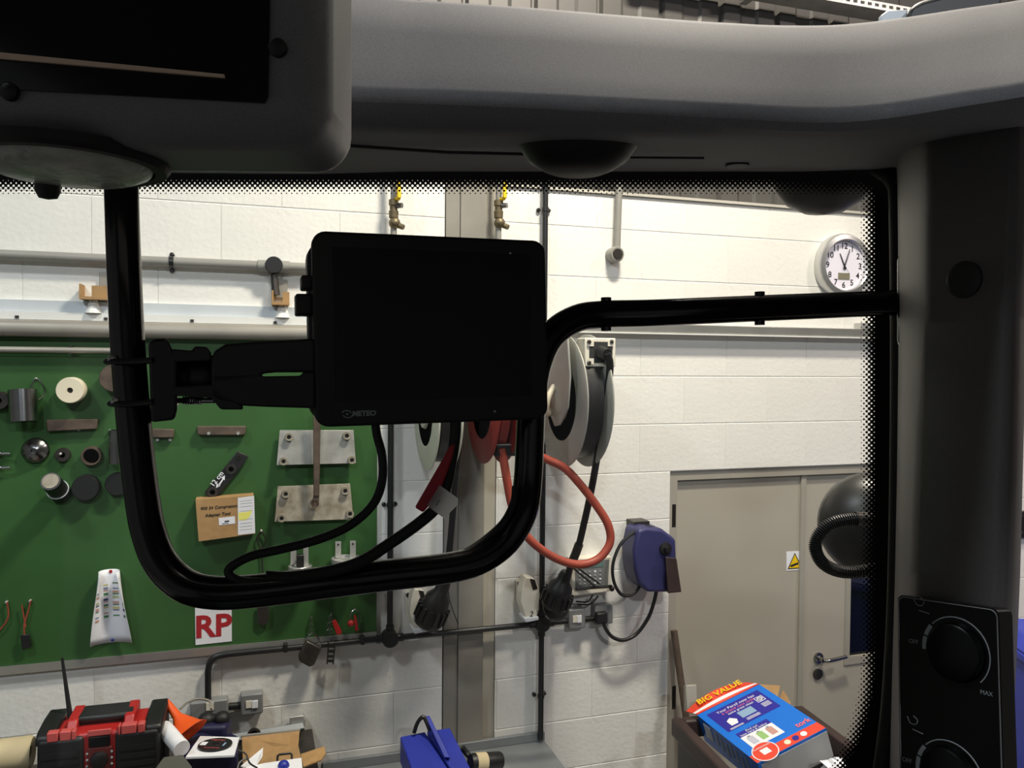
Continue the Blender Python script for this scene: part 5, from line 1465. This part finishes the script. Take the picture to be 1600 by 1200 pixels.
# overhead console at the upper left
con = thing('overhead_console', 'dark overhead console with a glossy panel at the upper left', 'console', P(250, 270, .55))
cx0, cx1 = (-330 - 800) / FPX * .50, (505 - 800) / FPX * .52
yb_ = .50
zb0 = P(300, 224, .50).z - CAM.z
q = MB(); q.box(FC, cx0, cx1 + .006, .495, .602, zb0, .499)
shell_ = q.build('shell', M_CABGREY, con, bevel=.026, seg=6)
def cpl(px, py, h=0.0):            # on the console front face
    d = ray(px, py); fwd = FC.y
    t_ = (.495 - h) / d.dot(fwd)
    return CAM + d * t_
q = MB(); q.plate([cpl(-200, -60, .002), cpl(422, -60, .002), cpl(418, 150, .002), cpl(412, 160, .002), cpl(-200, 128, .002)], .004); q.build('glossy_panel', mat('panel_black', (10, 10, 11), .12), con)
q = MB(); q.plate([cpl(-200, 62, .0045), cpl(350, 116, .0045), cpl(350, 121, .0045), cpl(-200, 74, .0045)], .002); q.build('painted_reflection', M_REFLECTION, con)  # light streak reflected in the glossy panel, painted on as a pale strip
q = MB(); q.plate([cpl(-200, -60, .008), cpl(-200, -44, .008), cpl(420, -44, .008), cpl(420, -60, .008)], .004); q.build('panel_lip', M_CABBLACK, con)
for a, b in ((436, 77), (18, 145)):
    q = MB(); q.lathe(cpl(a, b), -FC.y, [(0, 0), (.0055, 0), (.0055, .004), (.003, .006), (0, .006)], 14); q.build('screw', M_CABBLACK, con, smooth=True)
lt = thing('interior_lamp', 'round interior lamp with a clear lens under the dark console', 'lamp', P(115, 285, .6))
c = FC((108 - 800) / FPX * .55, .548, zb0)
lr = 152 * .54 / FPX
q = MB(); q.lathe(c + V((0, 0, .004)), (0, 0, -1), [(lr, 0), (lr, .006), (lr * .96, .009), (lr * .85, .009), (lr * .85, .005), (0, .005)], 36); q.build('bezel', M_CABBLACK, lt, smooth=True)
q = MB(); q.lathe(c + V((0, 0, -.0015)), (0, 0, -1), [(lr * .84, 0), (lr * .80, .005), (lr * .66, .009), (lr * .3, .011), (0, .0115)], 32); q.build('lens', M_LENS, lt, smooth=True)
q = MB(); p = P(74, 281, .575); q.lathe(p, (.0, .15, -1), [(.0, 0), (.0085, 0), (.0085, .008), (.006, .013), (0, .014)], 18); q.build('switch_knob', M_CABBLACK, lt, smooth=True)

# bent black rail
railp = [(189, 235, .84), (190, 300, .84), (194, 420, .835), (201, 560, .83), (212, 690, .822), (222, 775, .815), (232, 830, .81), (252, 880, .805), (288, 914, .803), (335, 926, .803), (400, 923, .81), (500, 911, .83), (600, 899, .855), (690, 889, .877),
         (745, 876, .893), (790, 845, .91), (817, 800, .92), (825, 750, .93), (828, 690, .935), (831, 630, .94), (840, 570, .945), (862, 524, .955), (900, 498, .97), (945, 491, .985), (1020, 489, 1.0), (1180, 482, 1.025), (1300, 477, 1.045), (1372, 474, 1.055), (1412, 472, 1.05)]
ra_ = thing('mounting_rail', 'thick glossy black bent tube rail carrying the monitor', 'rail', P(300, 950, .8))
rpts = crom([P(*a) for a in railp], 5)
q = MB(); q.tube(rpts, .0168, 24); q.build('tube', M_GLOSSBLACK, ra_, smooth=True)
for px, py, dpt in ((947, 491, .986), (1187, 482, 1.026)):
    a, b = P(px - 6, py, dpt), P(px + 6, py, dpt)
    q = MB(); q.cyl(P(px, py - 26, dpt), P(px, py + 26, dpt), .0065, n=12); q.build('bolt_boss', M_GLOSSBLACK, ra_, smooth=True)
q = MB(); q.plate([P(1398, 400, 1.0), P(1420, 385, .97), P(1432, 420, .95), P(1432, 545, .95), P(1425, 558, .96), P(1398, 540, 1.0)], .03); q.build('end_bracket', M_GLOSSBLACK, ra_, bevel=.008, seg=3)

# monitor
mTL, mTR, mBL, mBR = P(489, 360, .80), P(858, 376, .885), P(491, 668, .80), P(852, 655, .885)
mx_ = (mTR - mTL).lerp(mBR - mBL, .5); MW = mx_.length; mx_.normalize()
mz_ = ((mTL - mBL).lerp(mTR - mBR, .5)); MH = mz_.length; mz_ = (mz_ - mx_ * mz_.dot(mx_)).normalized()
my_ = mz_.cross(mx_); my_ = my_ if my_.dot(FW) > 0 else -my_
fm = Fr((mTL + mTR + mBL + mBR) / 4, mx_, my_, mz_)
mon = thing('monitor', 'black flat display monitor clamped to the bent rail', 'monitor', fm(0, .02, -MH / 2))
q = MB(); q.poly(fm, rrect(MW, MH, .014), 0, .014); q.build('front_bezel', M_CABBLACK, mon, bevel=.003)
fm2 = Fr(fm(-.004, 0, -.001), mx_, my_, mz_)
q = MB(); q.poly(fm2, rrect(MW - .002, MH - .012, .018), .0141, .045); q.build('rear_housing', M_CABBLACK, mon, bevel=.006)
q = MB(); q.box(fm, -MW / 2 + .02, MW / 2 - .02, -.0008, .0005, -MH / 2 + .026, MH / 2 - .016); q.build('screen', M_SCREEN, mon)
for (a, b, c2, d_) in ((470, 431, 482, 453), (461, 460, 482, 493)):
    pa, pb_ = P(a, b, .815), P(c2, d_, .815)
    q = MB(); x0_ = (pa - fm.o).dot(mx_); x1_ = (pb_ - fm.o).dot(mx_); z1_ = (pa - fm.o).dot(mz_); z0_ = (pb_ - fm.o).dot(mz_)
    q.box(fm, x0_, x1_ + .004, .012, .034, z0_, z1_); q.build('side_connector', M_CABBLACK, mon, bevel=.002)
MTX = mat('monitor_print', (150, 158, 162), .5)
lgx = -MW / 2 + .058
text('logo_text', 'METEO', Fr(fm(-MW / 2 + .0485, -.0006, -MH / 2 + .0125), mx_, my_, mz_), .0072, MTX, mon, bold=.0003, shear=.12, sx=1.05)
q = MB(); ctr = (-MW / 2 + .0315, -MH / 2 + .0125)
for a0 in (20, 200):
    arc = [fm(ctr[0] + .0042 * math.cos(math.radians(a0 + k * 13)) * (1.05 + .02 * k), -.0007, ctr[1] + .0034 * math.sin(math.radians(a0 + k * 13)) * (.8 + .05 * k)) for k in range(12)]
    q.tube(arc, .00055, 5)
q.lathe(fm(ctr[0], -.0004, ctr[1]), -my_, [(0, 0), (.0013, 0), (.0013, .0006), (0, .0006)], 4)
q.build('logo_emblem', MTX, mon)
for a in (775,):
    p = P(775, 643, .86); q = MB(); q.box(Fr(fm((p - fm.o).dot(mx_), 0, (p - fm.o).dot(mz_)), mx_, my_, mz_), -.0012, .0012, -.0012, .0, -.0012, .0012); q.build('indicator', M_PRINTGREY, mon)
p = P(797, 396, .87); q = MB(); q.lathe(fm((p - fm.o).dot(mx_), 0, (p - fm.o).dot(mz_)), -my_, [(0, 0), (.0011, 0), (.0011, .0012), (0, .0012)], 8); q.build('sensor', M_PAPER, mon)

# clamp and arm
kl = thing('monitor_clamp', 'black ball mount clamp gripping the rail beside the monitor', 'clamp', P(330, 660, .82))
q = MB(); q.prism([P(a, b, .80) for a, b in ((232, 536), (240, 529), (262, 529), (270, 548), (277, 555), (277, 640), (273, 656), (236, 660))], [P(a, b, .865) for a, b in ((232, 536), (240, 529), (262, 529), (270, 548), (277, 555), (277, 640), (273, 656), (236, 660))]); q.build('clamp_block', M_CABBLACK, kl, bevel=.004)
for py, px0 in ((565, 180), (630, 185)):
    ctr_ = P(201 if py < 600 else 207, py, .828)
    fr2 = R0; fwd_ = FC.y
    arc = [P(240, py - 2, .80)] + [ctr_ + (fr2 * math.cos(math.radians(a)) - fwd_ * math.sin(math.radians(a))) * .0205 for a in range(70, 291, 20)] + [P(240, py - 2, .862)]
    q = MB(); q.tube(arc, .0032, 8); q.build('u_bolt', M_CABBLACK, kl, smooth=True)
    a = P(px0 - 4, py - 2, .812); q = MB(); q.ball(a, .0052, 10); q.build('bolt_tip', M_GALV, kl, smooth=True)
q = MB(); q.cyl(P(272, 590, .83), P(318, 590, .83), .018, n=20); q.ball(P(318, 590, .83), .021, 18); q.build('ball_joint', M_CABBLACK, kl, smooth=True)
for py in (559, 626):
    q = MB(); q.cyl(P(268, py, .82), P(335, py, .82), .0028, n=10); a, b = P(286, py, .82), P(316, py, .82)
    hel = [a.lerp(b, k / 64) + (UP * math.cos(k * .8) + FW * math.sin(k * .8)) * .0036 for k in range(65)]
    q.tube(hel, .0009, 5); q.build('spring_bolt', M_STEEL, kl, smooth=True)
    q = MB(); q.cyl(P(268, py, .82), P(277, py, .82), .0058, n=6); q.build('nut', M_STEEL, kl)
q = MB(); q.prism([P(a, b, .80) for a, b in ((268, 545), (300, 548), (304, 541), (324, 542), (330, 552), (330, 564), (268, 566))], [P(a, b, .85) for a, b in ((268, 545), (300, 548), (304, 541), (324, 542), (330, 552), (330, 564), (268, 566))]); q.build('upper_jaw', M_CABBLACK, kl, bevel=.002)
q = MB(); q.prism([P(a, b, .80) for a, b in ((268, 618), (330, 622), (345, 640), (380, 640), (380, 634), (330, 600), (268, 604))], [P(a, b, .85) for a, b in ((268, 618), (330, 622), (345, 640), (380, 640), (380, 634), (330, 600), (268, 604))]); q.build('lower_jaw', M_CABBLACK, kl, bevel=.002)
am = [(330, 560), (336, 548), (352, 538), (400, 534), (492, 529), (492, 582), (432, 582), (410, 584), (404, 592), (340, 600), (330, 596)]
q = MB(); q.prism([P(a, b, .80) for a, b in am], [P(a, b, .85) for a, b in am]); q.build('arm_upper', M_CABBLACK, kl, bevel=.003)
am = [(330, 585), (404, 583), (412, 588), (470, 587), (473, 581), (492, 581), (492, 638), (420, 636), (380, 634), (340, 628), (330, 618)]
q = MB(); q.prism([P(a, b, .80) for a, b in am], [P(a, b, .85) for a, b in am]); q.build('arm_lower', M_CABBLACK, kl, bevel=.003)
q = MB(); q.ball(P(368, 588, .822), .022, 18); q.build('pivot_ball', M_CABBLACK, kl, smooth=True)

# cables from the monitor
M_TAG = bpy.data.materials.new('thin_white_label')
M_TAG.use_nodes = True
_nt = M_TAG.node_tree
_nt.nodes.clear()
_o = _nt.nodes.new('ShaderNodeOutputMaterial'); _m = _nt.nodes.new('ShaderNodeMixShader'); _d = _nt.nodes.new('ShaderNodeBsdfDiffuse'); _t = _nt.nodes.new('ShaderNodeBsdfTranslucent')
_d.inputs[0].default_value = (.85, .87, .88, 1); _t.inputs[0].default_value = (.85, .88, .9, 1); _m.inputs[0].default_value = .75
_nt.links.new(_d.outputs[0], _m.inputs[1]); _nt.links.new(_t.outputs[0], _m.inputs[2]); _nt.links.new(_m.outputs[0], _o.inputs[0])
q = MB(); q.tube(crom([P(586, 655, .835), P(589, 680, .835), P(597, 712, .83), (P(597, 752, .83)), P(583, 788, .825), P(548, 820, .82), P(500, 842, .815), P(440, 858, .81), P(395, 868, .805), P(366, 882, .80), P(357, 893, .80), P(366, 904, .80), P(385, 909, .80), P(420, 910, .805)], 7), .0046, 12)
tag(q.build('monitor_cable', M_CABBLACK, smooth=True), 'thin black cable looping from the left underside of the monitor', 'cable')
c2 = thing('tagged_cable', 'thick black cable with a red sleeve and white tag below the monitor', 'cable', P(600, 890, .83))
q = MB(); q.tube(crom([P(712, 650, .86), P(711, 680, .86), P(706, 715, .855), P(697, 760, .85), P(684, 790, .845), P(655, 817, .84), P(608, 850, .835), P(563, 878, .825), P(514, 893, .82), P(455, 902, .812), P(415, 901, .805)], 7), .0062, 12); q.build('cable', M_CABBLACK, c2, smooth=True)
q = MB(); q.plate([P(711, 692, .845), P(702, 698, .845), P(690, 720, .842), P(648, 793, .835), P(661, 801, .835), P(686, 772, .838), P(700, 735, .842), P(708, 712, .845)], .006); q.build('red_sleeve', mat('dark_red_sleeve', (168, 30, 44), .5, var=.06), c2, bevel=.002)
q = MB(); q.add([P(687, 758, .832), P(716, 779, .830), P(715, 789, .830), P(694, 810, .828), P(667, 790, .828)], [(0, 1, 2, 3, 4)]); tg_ = q.build('white_tag', M_TAG, c2)
A, B = P(676, 785, .827), P(690, 770, .827)
xd = (B - A).normalized()
q = MB(); q.plate([P(674, 784, .8265), P(688, 768, .8265), P(689, 769, .8265), P(675.5, 785, .8265)], .0004); q.plate([P(680, 789, .8265), P(686, 781, .8265), P(688, 782, .8265), P(682, 790.5, .8265)], .0004); q.build('tag_print', M_PRINTGREY, tg_)
q = MB(); q.tube(crom([P(806, 760, .915), P(803, 785, .91), P(788, 815, .905), P(762, 840, .90), P(730, 862, .89), P(695, 876, .88), P(650, 883, .865)], 7), .0045, 12)
tag(q.build('rail_cable', M_CABBLACK, smooth=True), 'black cable running inside the right bend of the rail', 'cable')

# lamps and things outside the glass
wl = thing('work_lamp', 'black domed work lamp with a corrugated hose outside the windscreen', 'lamp', P(1380, 905, 1.45))
c = P(1386, 828, 1.45); rr = 86 * 1.45 / FPX
q = MB(); q.lathe(c + FW * .05, (FW * -.75 - RT * .5 + UP * .15), [(rr, -.06), (rr, 0), (rr * .97, .03), (rr * .86, .06), (rr * .65, .082), (rr * .35, .095), (0, .1)], 36); q.build('dome', mat('lamp_black', (38, 37, 36), .4), wl, smooth=True)
hp = crom([P(1352, 811, 1.36), P(1326, 812, 1.36), P(1300, 818, 1.36), P(1280, 835, 1.36), P(1274, 856, 1.36), P(1284, 878, 1.36), P(1306, 891, 1.37), P(1335, 894, 1.38), P(1372, 888, 1.39)], 24)
q = MB(); NH = len(hp)
q.tube(hp, lambda t_: .0092 + .0018 * (1 if int(t_ * (NH - 1)) % 3 else -1), 12); q.build('corrugated_hose', M_BLACK, wl, smooth=False)
q = MB(); q.cyl(P(1336, 811, 1.36), P(1372, 812, 1.37), .0125, n=14); q.build('hose_fitting', M_STEELD, wl, smooth=True)
q = MB(); q.cyl(P(1400, 835, 1.46), P(1470, 840, 1.15), .014, n=12); q.build('mount_arm', M_BLACK, wl, smooth=True)
ul = thing('roof_lamp', 'dark half round lamp housing above the clock at the windscreen top', 'lamp', P(1288, 333, 1.2))
c = P(1288, 262, 1.22); r_ = 84 * 1.22 / FPX
q = MB(); q.lathe(c, (0, 0, -1), [(r_ * .8, -.05), (r_, -.005), (r_ * .985, .012), (r_ * .87, .034), (r_ * .66, .054), (r_ * .36, .067), (0, .071)], 36); q.build('housing', mat('lamp_black', (38, 37, 36)), ul, smooth=True)
q = MB(); q.cyl(c + V((0, 0, .05)), c + V((0, 0, .12)), .02, n=12); q.build('stem', M_BLACK, ul, smooth=True)
bl_ = thing('roof_beacon', 'black roof lamp just above the right end of the header', 'lamp', P(1490, 20, 1.3))
q = MB(); q.prism([P(a, b, 1.25) for a, b in ((1418, 22), (1424, 10), (1440, 2), (1470, -6), (1560, -14), (1570, -6), (1560, 30), (1420, 40))], [P(a, b, 1.38) for a, b in ((1418, 22), (1424, 10), (1440, 2), (1470, -6), (1560, -14), (1570, -6), (1560, 30), (1420, 40))]); q.build('housing', M_BLACK, bl_, bevel=.006)
q = MB(); q.plate([P(1376, 24, 1.3), P(1388, 15, 1.3), P(1420, 14, 1.3), P(1416, 40, 1.3), P(1374, 44, 1.3)], .01); q.build('bracket', M_PALEMETAL, bl_, bevel=.003)
q = MB(); a = P(1490, 34, 1.31); q.cyl(a, V((a.x, a.y, CAM.z + .36)), .018, n=12); q.build('stem', M_BLACK, bl_, smooth=True)

# rest of the cab shell around the seat
rf = MB()
rf.box(FC, -.85, .95, -1.05, .16, .50, .58)
rf.box(FC, -.85, -.66, .16, .95, .50, .58)
rf.box(FC, .72, .95, .16, .62, .50, .58)
tag(rf.build('trim_4', M_CABDARK, bevel=.02), 'cab roof with a glazed opening above the header', 'roof', kind='structure')
q = MB(); q.box(FC, -.66, .72, .16, .78, .52, .526); tag(q.build('window_2', M_GLASS), 'clear roof window of the cab', 'window', kind='structure')
q = MB()
for x in (-.80, .84):
    q.box(FC, x, x + .09, -1.02, -.92, -1.35, .50)
q.box(FC, -.80, -.72, .95, 1.08, -1.35, .50)
q.box(FC, -.85, .95, -1.05, -1.0, -1.35, -.35)
q.box(FC, -.85, -.80, -1.0, 1.1, -1.35, -.75)
q.box(FC, .90, .95, -1.0, 1.1, -1.35, -.75)
q.box(FC, -.85, .95, 1.1, 1.15, -1.35, -.70)
tag(q.build('trim_5', M_CABDARK), 'cab posts and lower body panels', 'trim', kind='structure')
q = MB(); q.box(FC, -.85, .95, -1.05, 1.15, -1.45, -1.35); q.box(FC, -.5, .6, -.9, 1.0, -2.55, -1.45)
tag(q.build('trim_6', M_CABBLACK), 'cab floor on the vehicle chassis', 'floor', kind='structure')
